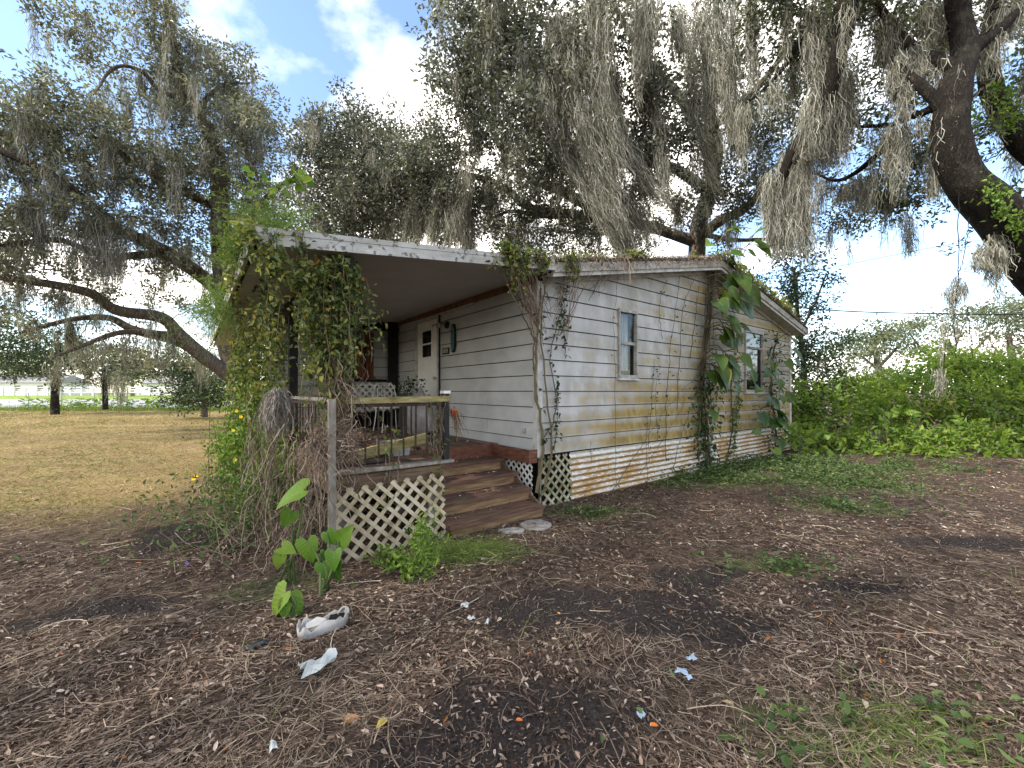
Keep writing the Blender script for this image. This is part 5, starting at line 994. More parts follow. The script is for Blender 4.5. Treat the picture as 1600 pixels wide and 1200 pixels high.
# giant pothos
def big_leaf(name, pos, d, nm, L, mat, rnd, parent=None, bend=.25, fold=.3, W=1.0):
    out = A([(0, 0), (.20, -.20), (.38, -.17), (.47, .02), (.45, .24), (.37, .46), (.24, .68), (.11, .87), (0, 1)]); n = len(out)
    spy = A([0, .02, .06, .12, .28, .46, .68, .87, 1.0])
    d = nrm(A(d, float)); s = nrm(np.cross(d, A(nm, float))); u = np.cross(s, d); V, rib, ly = [], [], []
    def pt(x, y): wv = .05 * math.sin(9 * y + 3 * x); return A(pos) + L * (d * y + s * x * W + u * (-bend * y * y + fold * abs(x) - .25 * x * x + wv * abs(x)))
    for y in spy: V.append(pt(0, y)); rib.append(0); ly.append(y)
    for sg in (1, -1):
        for k_, (x, y) in enumerate(out): V.append(pt(sg * x * .5, (y + spy[k_]) / 2)); rib.append(.5); ly.append((y + spy[k_]) / 2)
        for x, y in out: V.append(pt(sg * x, y)); rib.append(1); ly.append(y)
    F = []
    for sg in (0, 1):
        m0 = n + sg * 2 * n; e0 = m0 + n
        for k_ in range(n - 1): F += [(k_, m0 + k_, m0 + k_ + 1, k_ + 1) if sg == 0 else (k_, k_ + 1, m0 + k_ + 1, m0 + k_), (m0 + k_, e0 + k_, e0 + k_ + 1, m0 + k_ + 1) if sg == 0 else (m0 + k_, m0 + k_ + 1, e0 + k_ + 1, e0 + k_)]
    return MB().add(V, F, rnd).build(name, mat, parent, True, attrs={'rib': rib, 'ly': ly})
pt_ = thing('giant_pothos', 'giant climbing pothos with huge glossy leaves up the gable wall', 'climbing plant', (4.1, -.1, 0), house=True)
sm = MB()
for pts, r in ((((1104, 740), (1098, 650), (1095, 590), (1105, 520), (1112, 450), (1118, 405)), .03), (((1112, 735), (1104, 660), (1100, 590), (1108, 510), (1114, 440)), .022), (((1092, 720), (1093, 640), (1093, 580), (1100, 520)), .016), (((1100, 700), (1106, 640), (1098, 570), (1104, 500), (1116, 430)), .018), (((1096, 560), (1108, 600), (1113, 660)), .010), (((1216, 700), (1206, 620), (1208, 560), (1215, 520)), .022), (((1205, 640), (1204, 590), (1210, 540)), .014)):
    w = smooth_path([ray_v(x, y, -.06 - .05 * rng.random()) for x, y in pts], 24); w[1:-1] += rng.normal(size=(22, 3)) * .012; sm.tubes(w, np.linspace(r, r * .7, 24), 6)
hang_strands(sm, tuple(ray_v(1108, 430, -.10)), 22, (.6, 2.4), (.07, .03, .3), .006, .016); sm.build('stems', MT['stem'], pt_, True)
gl = rng.random
big = [(1118, 385, 1150, 352, .55, .7), (1150, 380, 1140, 350, .5, .8), (1160, 400, 1180, 352, .45, .75), (1165, 385, 1195, 395, .5, .35), (1122, 400, 1085, 375, .4, .9), (1130, 420, 1165, 455, .62, .35), (1125, 440, 1190, 480, .66, .3), (1120, 475, 1188, 500, .62, .4), (1112, 510, 1190, 525, .6, .2), (1108, 540, 1140, 585, .55, .3), (1105, 560, 1128, 570, .38, .25), (1112, 570, 1134, 592, .40, 1.0), (1130, 550, 1172, 575, .5, .6), (1160, 570, 1175, 600, .4, .5), (1215, 545, 1250, 560, .5, .6), (1215, 555, 1258, 585, .55, .3), (1218, 580, 1252, 620, .55, .95 - .1), (1205, 620, 1235, 625, .45, .4), (1175, 640, 1240, 672, .75, .55), (1175, 635, 1190, 665, .5, .2), (1185, 640, 1225, 650, .55, .25), (1095, 640, 1112, 655, .28, .5), (1098, 580, 1108, 595, .3, .4), (1126, 395, 1200, 410, .55, .3), (1122, 400, 1150, 425, .5, .15), (1190, 690, 1215, 720, .4, .9), (1130, 590, 1150, 615, .45, .3), (1145, 400, 1205, 380, .5, .3), (1200, 660, 1235, 690, .5, .6), (1112, 460, 1160, 482, .5, .25), (1110, 495, 1152, 512, .5, .3), (1106, 530, 1150, 545, .45, .35), (1215, 530, 1240, 535, .4, .5), (1185, 620, 1215, 640, .45, .35), (1120, 410, 1150, 395, .4, .6)]
for q in range(26):
    y = rng.uniform(425, 600); x = 1104 + (470 - y) * .04; big.append((x + rng.normal() * 4, y, x + rng.uniform(20, 75), y + rng.uniform(5, 45), rng.uniform(.35, .6), rng.uniform(.1, .6)))
for q in range(12): y = rng.uniform(540, 690); big.append((1207, y, 1207 + rng.normal() * 22, y + rng.uniform(8, 40), rng.uniform(.3, .5), rng.uniform(.1, .7)))
for (x0, y0, x1, y1, L, rn) in big:
    off = -.22 - .25 * gl(); a, b = ray_v(x0, y0, -.14), ray_v(x1, y1, off - .12); mid = a * .45 + b * .55 + A([0, -.08, .06]); d = b - mid
    MB().tubes(smooth_path([a, (a + mid) / 2 + A([0, -.04, .09]), mid], 8), .008, 5).build('petiole', MT['stem'], pt_, True)
    lf_ = big_leaf('leaf', mid, d + A([0, -.15, -.05]), A([rng.normal() * .45 - .2, -1.0, .5 + rng.normal() * .3]), max(L * .62, .24), MT['pothos'], rn, pt_, .34, .3, 1.0)
m_ = MB(); q = np.vstack([ray_v(1102 + rng.normal() * 10, y, -.12) + rng.normal(size=3) * .06 for y in rng.uniform(590, 735, 420)]); vleaves(m_, q, .085, .055); q = np.vstack([ray_v(1210 + rng.normal() * 8, y, -.12) + rng.normal(size=3) * .06 for y in rng.uniform(520, 720, 260)]); vleaves(m_, q, .09, .06); m_.build('small_leaves', MT['vinedark'], pt_)

# elephant ear plants by the lattice
def ear_plant(label, base_px, specs):
    b = G(*base_px); t = thing('elephant_ear', label, 'plant', b); b = b + A([0, 0, -.02])
    for (x0, y0, x1, y1, D, L, rn, nm) in specs:
        a, c = P(x0, y0, D), P(x1, y1, D - .03); w = smooth_path([b + rng.normal(size=3) * A([.03, .03, 0]), (b + a) / 2 + A([.03, 0, .04]), a], 12)
        pe = MB().tubes(w, np.linspace(.011, .006, 12), 6).build('petiole', MT['cover'], t, True)
        big_leaf('leaf', a, c - a, nm, L * .8, MT['ear'], rn, t, .3, .3)
    return t
ear_plant('elephant ear with one large bright leaf angled beside the porch vines', (448, 905), [(474, 766, 425, 786, 3.05, .31, .8, (.15, -.42, .9)), (455, 800, 437, 830, 3.1, .17, .5, (.5, -.8, .4)), (438, 868, 430, 895, 3.05, .13, .95, (.3, -.5, .8)), (440, 855, 462, 862, 3.05, .15, .9, (0, -.6, .8))])
ear_plant('cluster of heart shaped elephant ear leaves at the foot of the lattice', (505, 925), [(480, 845, 486, 885, 2.98, .21, .6, (.1, -1, .25)), (512, 832, 528, 860, 3.0, .15, .5, (-.3, -1, .3)), (530, 845, 545, 828, 2.98, .19, .7, (.3, -1, .3)), (522, 862, 520, 880, 2.95, .17, .5, (-.1, -1, .3)), (505, 880, 510, 905, 2.95, .16, .3, (.2, -1, .3)), (522, 880, 526, 905, 3.0, .17, .2, (-.2, -1, .3)), (500, 865, 512, 880, 3.05, .10, .4, (0, -1, .3))])
ear_plant('low elephant ear with one upright yellow green leaf beside the broken plastic', (455, 965), [(446, 925, 416, 965, 2.62, .24, .9, (-.5, -.75, .5)), (452, 935, 470, 968, 2.62, .19, .35, (.4, -.7, .7)), (446, 945, 440, 975, 2.58, .11, .7, (.1, -1, .3))])

# bushy weeds at the foot of the porch vine
sb = thing('flowering_shrub', 'bushy green weeds with yellow flowers left of the porch vine', 'shrub', G(365, 745)); m_, s_ = MB(), MB()
for (px, py, D, r, n) in ((375, 640, 6.2, .42, 900), (360, 690, 5.9, .42, 900), (395, 690, 5.4, .40, 900), (350, 730, 5.8, .32, 500), (420, 740, 4.8, .35, 600), (385, 740, 5.2, .4, 700), (335, 700, 6.3, .3, 400), (370, 600, 6.6, .3, 500)):
    pos = P(px + 26, py, D) + rng.normal(size=(n, 3)) * r * .46; pos[:, 2] = np.abs(pos[:, 2]); vleaves(m_, pos, .075, .035, hang=-.1)
    k2 = 40; e = pos[rng.integers(0, n, k2)]; s0 = e * A([1, 1, 0]) + rng.normal(size=(k2, 3)) * A([.12, .12, 0]); t = np.linspace(0, 1, 5)[None, :, None]; s_.tubes(s0[:, None] * (1 - t) + e[:, None] * t, .004, 4)
m_.build('foliage', MT['bright'], sb); s_.build('stems', MT['stem'], sb)
for (px, py, D) in ((370, 642, 5.9), (377, 651, 5.8), (365, 672, 5.8), (368, 718, 5.4), (303, 748, 5.6), (307, 744, 5.6)):
    m_ = MB(); c = P(px, py, D - .25); an = np.arange(5) * 1.257; m_.leaves(np.repeat(c[None], 5, 0), np.stack([np.cos(an), -.4 + 0 * an, np.sin(an)], 1), np.repeat(A([[0, -1, .3]]), 5, 0), .032, .028); m_.build('flower', MT['flower'], sb)
for (px, py, D) in ((388, 730, 4.6), (293, 880, 3.4)):
    m_ = MB(); c = P(px, py, D - .1) if py < 800 else G(px, py, .05); an = np.arange(5) * 1.257; m_.leaves(np.repeat(c[None], 5, 0), np.stack([np.cos(an), -.4 + 0 * an, np.sin(an)], 1), np.repeat(A([[0, -1, .3]]), 5, 0), .02, .02)
    tag(m_.build('violet_flower', MT['violet'], origin=c), 'tiny violet flower among the weeds by the porch vine' if py < 800 else 'tiny violet flower alone on the bare ground at left', 'flower')
wd = thing('dead_weeds', 'grey brown dead weed stalks under the porch vine', 'weeds', G(420, 810)); m_ = MB(); N = 560
x = rng.normal(-2.2, .3, N); y = rng.normal(4.25, .4, N); q = np.stack([x, y, gh(x, y)], 1); t = np.linspace(0, 1, 6)[None, :, None]; dd = rng.normal(size=(N, 1, 3)) * A([.22, .22, .06]) + A([0, 0, .1]) + A([0, 0, 1]) * rng.uniform(.05, .5, (N, 1, 1))
m_.ribbons(q[:, None] + dd * t - A([0, 0, .25]) * t ** 2 * rng.random((N, 1, 1)) + np.cumsum(rng.normal(size=(N, 6, 3)) * .012, 1), .005); m_.build('stalks', MT['deadvine'], wd)
m_ = MB(); N = 3000; x = rng.normal(-2.55, .5, N); y = rng.normal(4.6, .55, N); vleaves(m_, np.stack([x, y, gh(x, y) + rng.random(N) ** 1.4 * .6], 1), .055, .026, hang=0); m_.build('leaves', MT['cover'], wd)
def weed(label, spots, h, ls, lw, mat, per=40):
    b = G(*spots[0]); t = thing('weed', label, 'weed', b); l_, s_ = MB(), MB()
    for sp in spots:
        b = G(*sp)
        for a in range(3):
            hh = h * rng.uniform(.5, 1.1); top = b + A([rng.normal() * .05, rng.normal() * .05, hh]); w = smooth_path([b, (b + top) / 2 + rng.normal(size=3) * .02, top], 8); s_.tubes(w, np.linspace(.004, .002, 8), 4)
            q = w[rng.integers(1, 8, per)] + rng.normal(size=(per, 3)) * A([.03, .03, .02]); vleaves(l_, q, ls, lw, hang=-.1)
    s_.build('stems', MT['cover'], t); l_.build('leaves', MT[mat], t)
weed('tall slender green weed in front of the lattice panel', [(650, 895), (660, 890), (672, 880), (665, 905)], .42, .055, .016, 'bright', 46)
weed('low leafy weed at the lattice foot left of the steps', [(620, 890), (638, 905), (612, 885)], .13, .05, .022, 'bright', 40)
m_ = MB(); N = 1500; x = rng.normal(-.38, .20, N); y = rng.normal(3.62, .12, N); q = np.stack([x, y, gh(x, y)], 1); t = np.linspace(0, 1, 5)[None, :, None]
m_.ribbons(q[:, None] + (rng.normal(size=(N, 1, 3)) * A([.10, .08, 0]) + A([0, 0, 1]) * rng.uniform(.05, .2, (N, 1, 1))) * t - A([0, 0, .09]) * t ** 2, .005 * np.linspace(1, .25, 5)[None]); tag(m_.build('grass_tuft', MT['greengrass'], origin=(-.38, 3.62, 0)), 'soft green grass tuft in front of the bottom step', 'grass')
pp = thing('porch_plant', 'dark leafy potted plant beside the wrapped bundle on the porch', 'plant', (-.5, 2.75, .7), house=True); m_ = MB(); pos = A([-.5, 2.7, 1.35]) + rng.normal(size=(260, 3)) * A([.1, .14, .16]); vleaves(m_, pos, .07, .04); m_.build('foliage', MT['vinedark'], pp)
MB().lathe([(0, .71), (.10, .71), (.14, .95), (.15, .96), (.13, .97), (0, .95)], (-.5, 2.75, 0), 16).build('pot', MT['ledger'], pp, True); MB().tubes([(-.5, 2.75, .9), (-.5, 2.73, 1.2), (-.5, 2.7, 1.45)], .012, 6).build('stem', MT['stem'], pp)
rvn = thing('railing_vine', 'thin vine with sparse leaves climbing the porch railing balusters', 'vine', (-1.9, -.15, .7), house=True); l_, s_ = MB(), MB()
for u, zt, nl in ((-2.02, 1.3, 26), (-1.52, 1.35, 40), (-1.45, 1.3, 20), (-1.98, .95, 20), (-1.9, 1.05, 14)):
    w = smooth_path([(u + .02, -.2, .02), (u - .03, -.24, .4), (u + .02, -.16, .8), (u, -.14, zt)], 22); w[1:-1] += rng.normal(size=(20, 3)) * .01; s_.tubes(w, .004, 4); q = w[rng.integers(6, 22, nl)] + rng.normal(size=(nl, 3)) * .035; vleaves(l_, q, .055, .025)
hang_strands(s_, (-1.47, -.17, 1.28), 12, (.2, .8), (.04, .03, .1), .005, .016); hang_strands(s_, (-1.36, -.15, 1.38), 9, (.15, .5), (.03, .03, .03), .004, .016)
s_.build('stems', MT['deadvine'], rvn); l_.build('leaves', MT['vine'], rvn)
lt = MB(); N = 900; u = rng.uniform(-2.3, -.2, N); v = rng.beta(2, 1.3, N) * 3.4 + .85; lt.leaves(np.stack([u, v, np.full(N, DZ + .008)], 1), rng.normal(size=(N, 3)) * A([1, 1, .25]), rng.normal(size=(N, 3)) * .3 + A([0, 0, 1]), .06 * rng.uniform(.5, 1.2, N), .032)
for (z, vb, vf) in TR: 
    N = 60; u = rng.uniform(-1.4, -.3, N); v = rng.uniform(vf + (vb - vf) * .4, vb - .03, N); lt.leaves(np.stack([u, v, np.full(N, z + .006)], 1), rng.normal(size=(N, 3)) * A([1, 1, .2]), rng.normal(size=(N, 3)) * .3 + A([0, 0, 1]), .04 * rng.uniform(.5, 1.2, N), .02)
o = stuff(lt.build('porch_leaf_litter', MT['litter'])); o.location = tuple(C0); o.rotation_euler = (0, 0, TH); o['label'] = 'dry leaves blown over the deck and steps'
# vine leaves on the leaning trunk
tv = thing('trunk_vine', 'bright green creeper on the upper side of the leaning oak trunks', 'vine', P(1600, 330, 6.9)); m_ = MB()
for a, b, D, n, r in (((1545, 290), (1600, 360), 6.7, 260, .09), ((1555, 130), (1585, 205), 8.2, 320, .10), ((1520, 165), (1515, 195), 7.2, 50, .08), ((1600, 340), (1640, 420), 6.8, 150, .1)):
    f = rng.random((n, 1)); q = P(*a, D) * (1 - f) + P(*b, D) * f + rng.normal(size=(n, 3)) * r; vleaves(m_, q, .07, .05)
m_.build('foliage', MT['bright'], tv)
# rope of moss and vine hanging from the right oak
rp = thing('hanging_vine_rope', 'long thin vine rope with moss clumps hanging before the thicket', 'hanging vine', P(1467, 625, 6.5)); s_, m_ = MB(), MB()
for pts in (((1499, 300), (1497, 360), (1498, 430), (1488, 500), (1475, 560), (1468, 622)), ((1515, 340), (1505, 400), (1498, 430)), ((1503, 450), (1510, 480), (1516, 520), (1520, 560)), ((1488, 470), (1492, 520), (1494, 560))):
    w = smooth_path([P(x, y, 6.5) for x, y in pts], 22); w[1:-1] += rng.normal(size=(20, 3)) * .008; s_.tubes(w, .006, 5)
s_.build('stems', MT['barkdark'], rp)
for pts, R, n in ((((1496, 430), (1493, 460), (1490, 500)), .10, 260), (((1482, 445), (1484, 480)), .06, 120), (((1506, 440), (1507, 470)), .05, 90), (((1478, 500), (1472, 540), (1470, 570)), .05, 110), (((1466, 575), (1468, 600), (1470, 628)), .07, 170), (((1494, 500), (1494, 540)), .035, 60)): moss_tail(m_, smooth_path([P(x, y, 6.5) for x, y in pts], 8), R, n, .008, .16, .012)
m_.build('spanish_moss', MT['moss'], rp)

# ---------------------------------------------------------------- ground litter
def scatter(n, dmin=1.15, dmax=15, pw_=1.25, lawn=1.0, soil=.12, xr=1.85):
    u = rng.random(n); e = 1 - pw_; D = (dmin ** e + u * (dmax ** e - dmin ** e)) ** (1 / e); x = rng.uniform(-xr, xr, n) * D + rng.normal(size=n) * .2
    k_ = (rng.random(n) < 1 - (1 - soil) * blob_mask(x, D, SOIL, 1.0)) & (rng.random(n) < 1 - (1 - lawn) * lawn_mask(x, D)); x, D = x[k_], D[k_]
    h = (x - C0[0]) * GV[0] + (D - C0[1]) * GV[1], (x - C0[0]) * PV[0] + (D - C0[1]) * PV[1]
    ok = ~((h[0] > -.02) & (h[1] > -.02)) & ~((h[0] > -2.4) & (h[0] < 0) & (h[1] > -.35)); return x[ok], D[ok]
m_ = MB(); x, y = scatter(66000, lawn=.35, soil=.2); n = len(x); K = 4; t = np.linspace(-.5, .5, K)[None, :]
cl = fbm(x * 1.3 + 40, y * 1.3, 3); an = fbm(x * .5 + 7, y * .5, 2) * 9 + rng.normal(size=n) * .9; L = (.025 + .13 * rng.random(n) ** 1.6) * (1 + (rng.random(n) < .05) * 2.2) * (1 + .04 * y); cv = rng.normal(size=n) * .35
ang = an[:, None] + cv[:, None] * t * 2; px_ = x[:, None] + L[:, None] * t * np.cos(ang); py_ = y[:, None] + L[:, None] * t * np.sin(ang)
lift = rng.random(n) ** 2.5 * .035 * (.4 + cl); tz = rng.normal(size=n) * .12
pz_ = gh(px_, py_) + .004 + lift[:, None] + np.maximum(L[:, None] * t * tz[:, None], -.002)
m_.ribbons(np.stack([px_, py_, pz_], -1), ((.0014 + .0020 * rng.random(n)) * (1 + .12 * y))[:, None] * np.linspace(1, .7, K)[None], np.clip(rng.random(n) * .75 + (cl - .4) * .6, 0, 1), side=np.tile(A([[0, .2, 1.0]]), (n, 1)) + rng.normal(size=(n, 3)) * .5)
o = stuff(m_.build('straw_litter', MT['straw'])); o['label'] = 'dry straw and stalks strewn over the yard'
m_ = MB(); x, y = scatter(115000, lawn=.12, soil=.28); cl = fbm(x * 1.1, y * 1.1 + 20, 3); k_ = rng.random(len(x)) < sstep(cl, .28, .6) * .9 + .1; x, y = x[k_], y[k_]; n = len(x)
L = (.010 + .030 * rng.random(n) ** 1.5) * (1 + .05 * y); m_.leaves(np.stack([x, y, gh(x, y) + .004 + rng.random(n) ** 2 * .018], 1), rng.normal(size=(n, 3)) * A([1, 1, .3]), rng.normal(size=(n, 3)) * .45 + A([0, 0, 1]), L, L * rng.uniform(.32, .5, n), np.where(rng.random(n) < .008, 1.0, rng.random(n) ** 1.3 * .93), True, .2, .2)
o = stuff(m_.build('leaf_litter', MT['litter'])); o['label'] = 'small dead oak leaves strewn over the yard'
m_ = MB(); N = 66000; y = 4.0 + 27 * rng.random(N) ** 1.7; x = -4.0 - .2 * (y - 5) - rng.random(N) * (4 + y * 1.15); k_ = rng.random(N) < lawn_mask(x, y); x, y = x[k_], y[k_]; n = len(x); g = fbm(x * .8, y * .8 + 5, 4)
t = np.linspace(0, 1, 3)[None, :, None]; dr_ = np.stack([rng.normal(size=n) * .9, rng.normal(size=n) * .9, rng.uniform(.15, 1.0, n)], 1)[:, None] * rng.uniform(.02, .07, (n, 1, 1)) * (1 + .03 * y[:, None, None])
m_.ribbons(np.stack([x, y, gh(x, y)], 1)[:, None] + dr_ * t, ((.004 + .0006 * y))[:, None] * np.linspace(1, .3, 3)[None], np.clip(.5 + (.5 - g) * 2.6 + rng.normal(size=n) * .2, 0, 1)); o = stuff(m_.build('lawn_grass', MT['grass'])); o['label'] = 'dry tan and green lawn at left'
m_ = MB(); N = 2600; bx = np.concatenate([rng.normal(1.45, .33, N // 2), rng.uniform(-1.5, 4.5, N // 2)]); by = np.concatenate([rng.normal(1.70, .13, N // 2), rng.uniform(1.3, 6, N // 2)]); kk = fbm(bx * 1.6 + 60, by * 1.6, 3) > .5; bx, by = bx[kk], by[kk]; n = len(bx); t = np.linspace(0, 1, 5)[None, :, None]
d_ = np.stack([rng.normal(size=n) * .6, rng.normal(size=n) * .6, np.ones(n)], 1)[:, None] * rng.uniform(.03, .13, (n, 1, 1)); m_.ribbons(np.stack([bx, by, gh(bx, by)], 1)[:, None] + d_ * t - A([0, 0, .05]) * t ** 2, .004 * np.linspace(1, .25, 5)[None]); o = stuff(m_.build('sparse_grass', MT['greengrass'])); o['label'] = 'sparse green grass blades in the foreground'
# soil crumbs on the bare patches
m_ = MB(); N = 16000; cs_ = A(SOIL)[rng.integers(0, len(SOIL), N)]; x = cs_[:, 0] + rng.normal(size=N) * cs_[:, 2] * .6; y = np.maximum(cs_[:, 1] + rng.normal(size=N) * cs_[:, 3] * .6, .9); z = gh(x, y); s = rng.uniform(.002, .008, N)[:, None]
c4 = np.stack([np.stack([x, y, z], 1) + A(q) * s * rng.uniform(.6, 1.4, (N, 3)) for q in ((-1, -.6, -.3), (1, -.5, -.3), (0, 1, -.3), (0, 0, 1.0))], 1); b_ = np.arange(N)[:, None] * 4
m_.add(c4.reshape(-1, 3), np.concatenate([b_ + A([[0, 1, 3]]), b_ + A([[1, 2, 3]]), b_ + A([[2, 0, 3]])]), np.tile(rng.random(N), 3)); o = stuff(m_.build('soil_crumbs', leafmat('soil crumb', [(0, (.012, .010, .009)), (.9, (.05, .042, .04)), (1, (.2, .19, .18))], .95, 0, .1))); o['label'] = 'dark soil crumbs on the bare patches'
m_ = MB(); x, y = scatter(420, dmax=9, lawn=.4, soil=.5); n = len(x); an = rng.random(n) * 6.28; L = rng.uniform(.12, .42, n); K = 6; t = np.linspace(-.5, .5, K)[None, :]; ang = an[:, None] + rng.normal(size=(n, 1)) * .6 * t * 2
p = np.stack([x[:, None] + L[:, None] * t * np.cos(ang), y[:, None] + L[:, None] * t * np.sin(ang)], -1); p = np.concatenate([p, (gh(p[..., 0], p[..., 1]) + .012 + rng.random((n, 1)) * .02)[..., None]], -1); m_.tubes(p, rng.uniform(.0015, .0035, n)[:, None] * np.linspace(1, .5, K)[None], 5); o = stuff(m_.build('twig_litter', MT['straw'])); o['label'] = 'thin bare twigs lying on the yard'

# ---------------------------------------------------------------- small things on the ground
def disc(c, rx, ry, h, n=40, irr=.03, rot=0):
    q = [(rx * math.cos(a) * (1 + irr * math.sin(3 * a + rx * 40) + irr * .6 * math.sin(7 * a)), ry * math.sin(a) * (1 + irr * math.sin(2 * a))) for a in np.linspace(0, 2 * math.pi, n, endpoint=False)]
    f = lambda s, z: (lambda a, b: (c[0] + s * (a * math.cos(rot) - b * math.sin(rot)), c[1] + s * (a * math.sin(rot) + b * math.cos(rot)), c[2] + z))
    m = MB(); m.prism(q, f(1, -.02), f(1, h * .75)); m.prism(q, f(.995, h * .75), f(.955, h)); return m
c = G(837, 823, .0); tag(disc(c, .165, .165, .028).build('stepping_stone', MT['stone'], origin=c), 'round pinkish concrete stepping stone at the foot of the steps', 'stepping stone')
c = G(801, 832, .0); tag(disc(c, .125, .075, .028, irr=.12).build('stone_fragment', MT['stonegrey'], origin=c), 'broken grey concrete piece left of the round stepping stone', 'stone')
# cracked white plastic housing
b = G(505, 985); pc = thing('broken_plastic_tub', 'cracked dirty white plastic tub lying in the leaf litter', 'plastic tub', b); ca, sa = math.cos(math.radians(28)), math.sin(math.radians(28))
def tubpt(x, y, z): return b + A([x * ca - y * sa, x * sa + y * ca, z])
prof = []; nP = 32
for a in np.linspace(0, 2 * math.pi, nP, endpoint=False):
    cx_, sy_ = math.cos(a), math.sin(a); prof.append(((.138) * math.copysign(abs(cx_) ** .45, cx_), .052 * math.copysign(abs(sy_) ** .55, sy_) * (1 - .25 * cx_)))
V = []; lv = [(.90, .0, 0), (1.0, .03, 0), (1.02, .075, 1), (.95, .072, 1), (.92, .03, 0), (.84, .012, 0)]
for sc, z, rim in lv:
    for k_, (x, y) in enumerate(prof):
        crack = rim * (.03 * (math.sin(k_ * 1.7) > .55) + .012 * math.sin(k_ * 2.3)); V.append(tubpt(x * sc, y * sc, z - crack + .012 * (x / .138)))
V.append(tubpt(0, 0, .012)); F4 = [(l*nP+k_, l*nP+(k_+1) % nP, (l+1)*nP+(k_+1) % nP, (l+1)*nP+k_) for l in range(5) for k_ in range(nP)]
m_ = MB().add(V, F4); m_.F.append(A([[5*nP+k_, 5*nP+(k_+1) % nP, 6*nP] for k_ in range(nP)])); m_.R.append(np.full(nP, .5)); m_.build('shell', MT['plastic'], pc, True)
m_ = MB()
for xa, xb, dy in ((.025, .11, 0),):
    q = [(xa, -.04), (xb, -.034), (xb + .012, .028), (xa + .016, .04)]; m_.prism([(x * ca - y * sa, x * sa + y * ca) for x, y in q], lambda x, y: (b[0] + x, b[1] + y, .058), lambda x, y: (b[0] + x, b[1] + y, .064))
m_.build('opening_shade', MT['void'], pc)  # black plate in the tub, painted as the shade inside its opening
m_ = MB(); q = [tubpt(-.10, -.035, .05), tubpt(-.02, -.04, .06), tubpt(.02, -.01, .07), tubpt(-.03, .025, .078), tubpt(-.09, .03, .05), tubpt(-.05, 0, .062)]; m_.add(q, [(0, 1, 5), (1, 2, 5), (2, 3, 5), (3, 4, 5), (4, 0, 5)]); m_.build('broken_lid', MT['plastic'], pc)
m_ = MB(); q = smooth_path([tubpt(.08, .02, .07), tubpt(.115, .04, .092), tubpt(.14, .02, .085), tubpt(.135, -.015, .07)], 12); m_.tubes(q, .008, 6); m_.build('rim_handle', MT['plastic'], pc, True)
# black bottle
c = G(402, 1007, .025); bt = thing('black_bottle', 'small black plastic bottle lying on the ground left of the broken tub', 'bottle', c * A([1, 1, 0])); m_ = MB(); V = []; d = nrm(A([.75, .62, .1])); s_ = nrm(np.cross(d, A([0, 0, 1.]))); u_ = np.cross(s_, d); n = 18
pr = [(0, -.055), (.014, -.055), (.020, -.048), (.022, -.02), (.022, .02), (.019, .032), (.010, .04), (.009, .046)]
for r, l in pr:
    for k_ in range(n): a = 6.2832 * k_ / n; V.append(c + d * l + s_ * r * math.cos(a) + u_ * r * .75 * math.sin(a))
m_.add(V, [(l*n+k_, l*n+(k_+1) % n, (l+1)*n+(k_+1) % n, (l+1)*n+k_) for l in range(len(pr) - 1) for k_ in range(n)]); m_.build('body', MT['blackplastic'], bt, True)
V = []; pr = [(.012, .044), (.0125, .062), (.0, .063)]
for r, l in pr:
    for k_ in range(n): a = 6.2832 * k_ / n; V.append(c + d * l + s_ * r * math.cos(a) + u_ * r * math.sin(a))
MB().add(V, [(l*n+k_, l*n+(k_+1) % n, (l+1)*n+(k_+1) % n, (l+1)*n+k_) for l in range(2) for k_ in range(n)]).build('cap', MT['blackplastic'], bt, True)
def scrap(name, label, cat, px, py, w, h, mat, rot=0, crum=.02, nx=7, ny=5, group=None, seed=1):
    c = G(px, py, .02); r2 = np.random.default_rng(seed); gx_, gy_ = np.meshgrid(np.linspace(-.5, .5, nx), np.linspace(-.5, .5, ny), indexing='ij')
    e = 1 + r2.normal(size=gx_.shape) * .12; X_, Y_ = gx_ * w * e, gy_ * h * e * (1 - .5 * gx_); Z_ = np.abs(r2.normal(size=gx_.shape)) * crum + .008
    X2, Y2 = X_ * math.cos(rot) - Y_ * math.sin(rot), X_ * math.sin(rot) + Y_ * math.cos(rot); i, j = np.meshgrid(np.arange(nx - 1), np.arange(ny - 1), indexing='ij')
    m = MB().add(np.stack([c[0] + X2, c[1] + Y2, c[2] + Z_], -1).reshape(-1, 3), np.stack([i*ny+j, (i+1)*ny+j, (i+1)*ny+j+1, i*ny+j+1], -1).reshape(-1, 4))
    return tag(m.build(name, mat, origin=c), label, cat, group)
scrap('paper_scrap', 'crumpled white paper scrap on the ground below the broken tub', 'paper', 498, 1042, .17, .09, MT['paper'], .75, .02, seed=3)
for k_, (x, y, w, h, r, lb_) in enumerate(((1080, 1032, .055, .035, .3, 'topmost of the pale blue scraps right of the dark soil'), (1066, 1052, .04, .05, 1.2, 'middle pale blue scrap just below the topmost one'), (1077, 1063, .035, .022, .2, 'lowest of the three clustered pale blue scraps'), (1002, 1120, .036, .03, .5, 'lone pale blue scrap beside a red leaf near the dark soil'))):
    scrap('blue_scrap', lb_, 'scrap', x, y, w, h, MT['bluepaper'], r, .008, 5, 4, 'pale blue scraps on the ground', 20 + k_)
for k_, (x, y, w, lb_) in enumerate(((736, 970, .05, 'pale grey scrap among straw right of the broken tub'), (762, 975, .04, 'pale curled scrap furthest right among the straw below the steps'), (427, 1170, .05, 'white crumpled scrap near the bottom left of the yard'), (726, 950, .05, 'upper pale scrap in the straw below the steps'), (754, 786 + 90, .04, 'small white scrap beside the grass tuft'))):
    scrap('white_scrap', lb_, 'scrap', x, y, w, w * .5, MT['paper'], k_ * 1.1, .012, 5, 4, 'white scraps on the ground', 40 + k_)
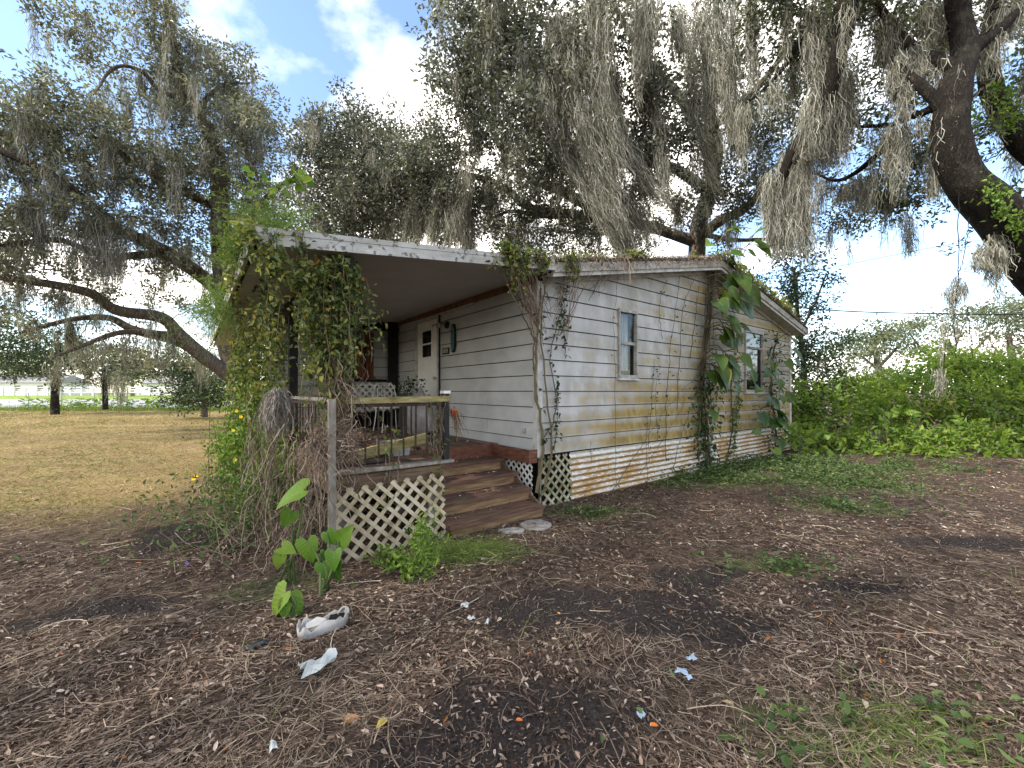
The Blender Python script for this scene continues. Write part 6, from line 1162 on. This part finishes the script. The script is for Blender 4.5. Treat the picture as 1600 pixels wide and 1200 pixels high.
# bigger single fallen leaves
for k_, (x, y, L, col, lb_) in enumerate(((1016, 1133, .035, (.5, .14, .02), 'orange red fallen leaf beside the lone blue scrap'), (875, 960, .035, (.45, .22, .05), 'orange fallen leaf on the dark soil'), (605, 1122, .06, (.42, .33, .06), 'mustard yellow fallen leaf near the bottom middle'), (535, 1125, .08, (.40, .20, .07), 'large rusty fallen leaf at the bottom middle left'), (1147, 1105, .06, (.32, .25, .14), 'tan square fallen leaf at the lower right'), (1350, 1094, .05, (.40, .31, .25), 'pale pink fallen leaf pointing down at lower right'), (806, 1125, .03, (.5, .15, .03), 'small orange leaf near the lower dark soil'))):
    c = G(x, y, .02); m_ = MB(); m_.leaves(c[None], A([[math.cos(k_ * 2.1), math.sin(k_ * 2.1), .15]]), A([[.2, -.3, 1]]), L, L * .55, .5, True, .2, .3); tag(m_.build('fallen_leaf', plain('fallen leaf %d' % k_, col, .6), origin=c), lb_, 'leaf', 'single fallen leaves')

# ---------------------------------------------------------------- wires, fence, far side of the road
def cable(label, pts, D, r=.014, sag=.0):
    w = smooth_path([P(x, y, D) for x, y in pts], 20); o = MB().tubes(w, r, 5).build('overhead_cable', MT['cable'], origin=w[0]); return tag(o, label, 'cable', 'overhead cables at right')
cable('thick overhead cable crossing low above the thicket at right', ((1150, 470), (1300, 485), (1450, 490), (1600, 491), (1800, 490)), 22, .035)
cable('upper thin overhead wire slanting up to the leaning oak trunk', ((1150, 445), (1310, 416), (1450, 388), (1550, 372), (1700, 345)), 26, .016)
cable('faint middle overhead wire across the white clouds', ((1150, 480), (1310, 464), (1450, 446), (1600, 428), (1750, 408)), 30, .011)
fn = thing('chain_link_fence', 'low chain link fence between the lawn and the road', 'fence', (-24, 32.6, 0))
for k_ in range(13): MB().lathe([(.035, 0), (.035, 1.35), (.0, 1.38)], (-38 + k_ * 2.6, 32.6 - .02 * k_, 0), 8).build('post', MT['galv'], fn, True)
MB().tubes(smooth_path([(-39, 32.6, 1.33), (-24, 32.5, 1.33), (-6, 32.36, 1.33)], 12), .022, 6).build('top_rail', MT['galv'], fn)
m_ = MB()
for s_ in (1, -1):
    for k_ in range(0, 240): x0 = -38 + k_ * .14; m_.bar((x0, 32.55, .04), (x0 + s_ * 1.2, 32.55, 1.3), .006, .006, (0, 1, 0))
stuff(m_.build('wire_mesh', MT['galv'], fn))
wf_ = thing('white_rail_fence', 'white rail fence across the road', 'fence', (-70, 88, 0))
for k_ in range(44): MB().box((-118 + k_ * 2.4, 88, .6), (-117.7 + k_ * 2.4, 88.3, 2.4)).build('post', MT['farwhite'], wf_)
for z in (1.2, 1.7, 2.2): MB().box((-118, 88.32, z), (-14, 88.4, z + .22)).build('rail', MT['farwhite'], wf_)
def far_house(label, x, y, w, d, h):
    t = thing('far_house', label, 'house', (x, y, .5)); MB().box((x - w / 2, y, .5), (x + w / 2, y + d, h)).build('wall', MT['farwhite'], t)
    MB().prism([(y - .6, h + .01), (y + d + .6, h + .01), (y + d / 2, h + 2)], lambda a, z: (x - w / 2 - .5, a, z), lambda a, z: (x + w / 2 + .5, a, z)).build('roof', MT['farroof'], t)
    for k_ in range(4):
        wx = x - w / 2 + w * (k_ + .5) / 4; f_ = MB().box((wx - .7, y - .06, 1.6), (wx + .7, y - .002, 2.9)).build('window', MT['farroof'], t)
        o = MB().box((wx - .6, y - .08, 1.7), (wx + .6, y - .062, 2.8)).build('pane', MT['darkglass']); o.parent = f_
far_house('long low white house across the road at left edge', -122, 100, 22, 9, 3.6)
far_house('white house across the road right of the yellow tree', -84, 104, 18, 9, 3.6)
for t in THINGS:
    if '_o' in t: del t['_o']
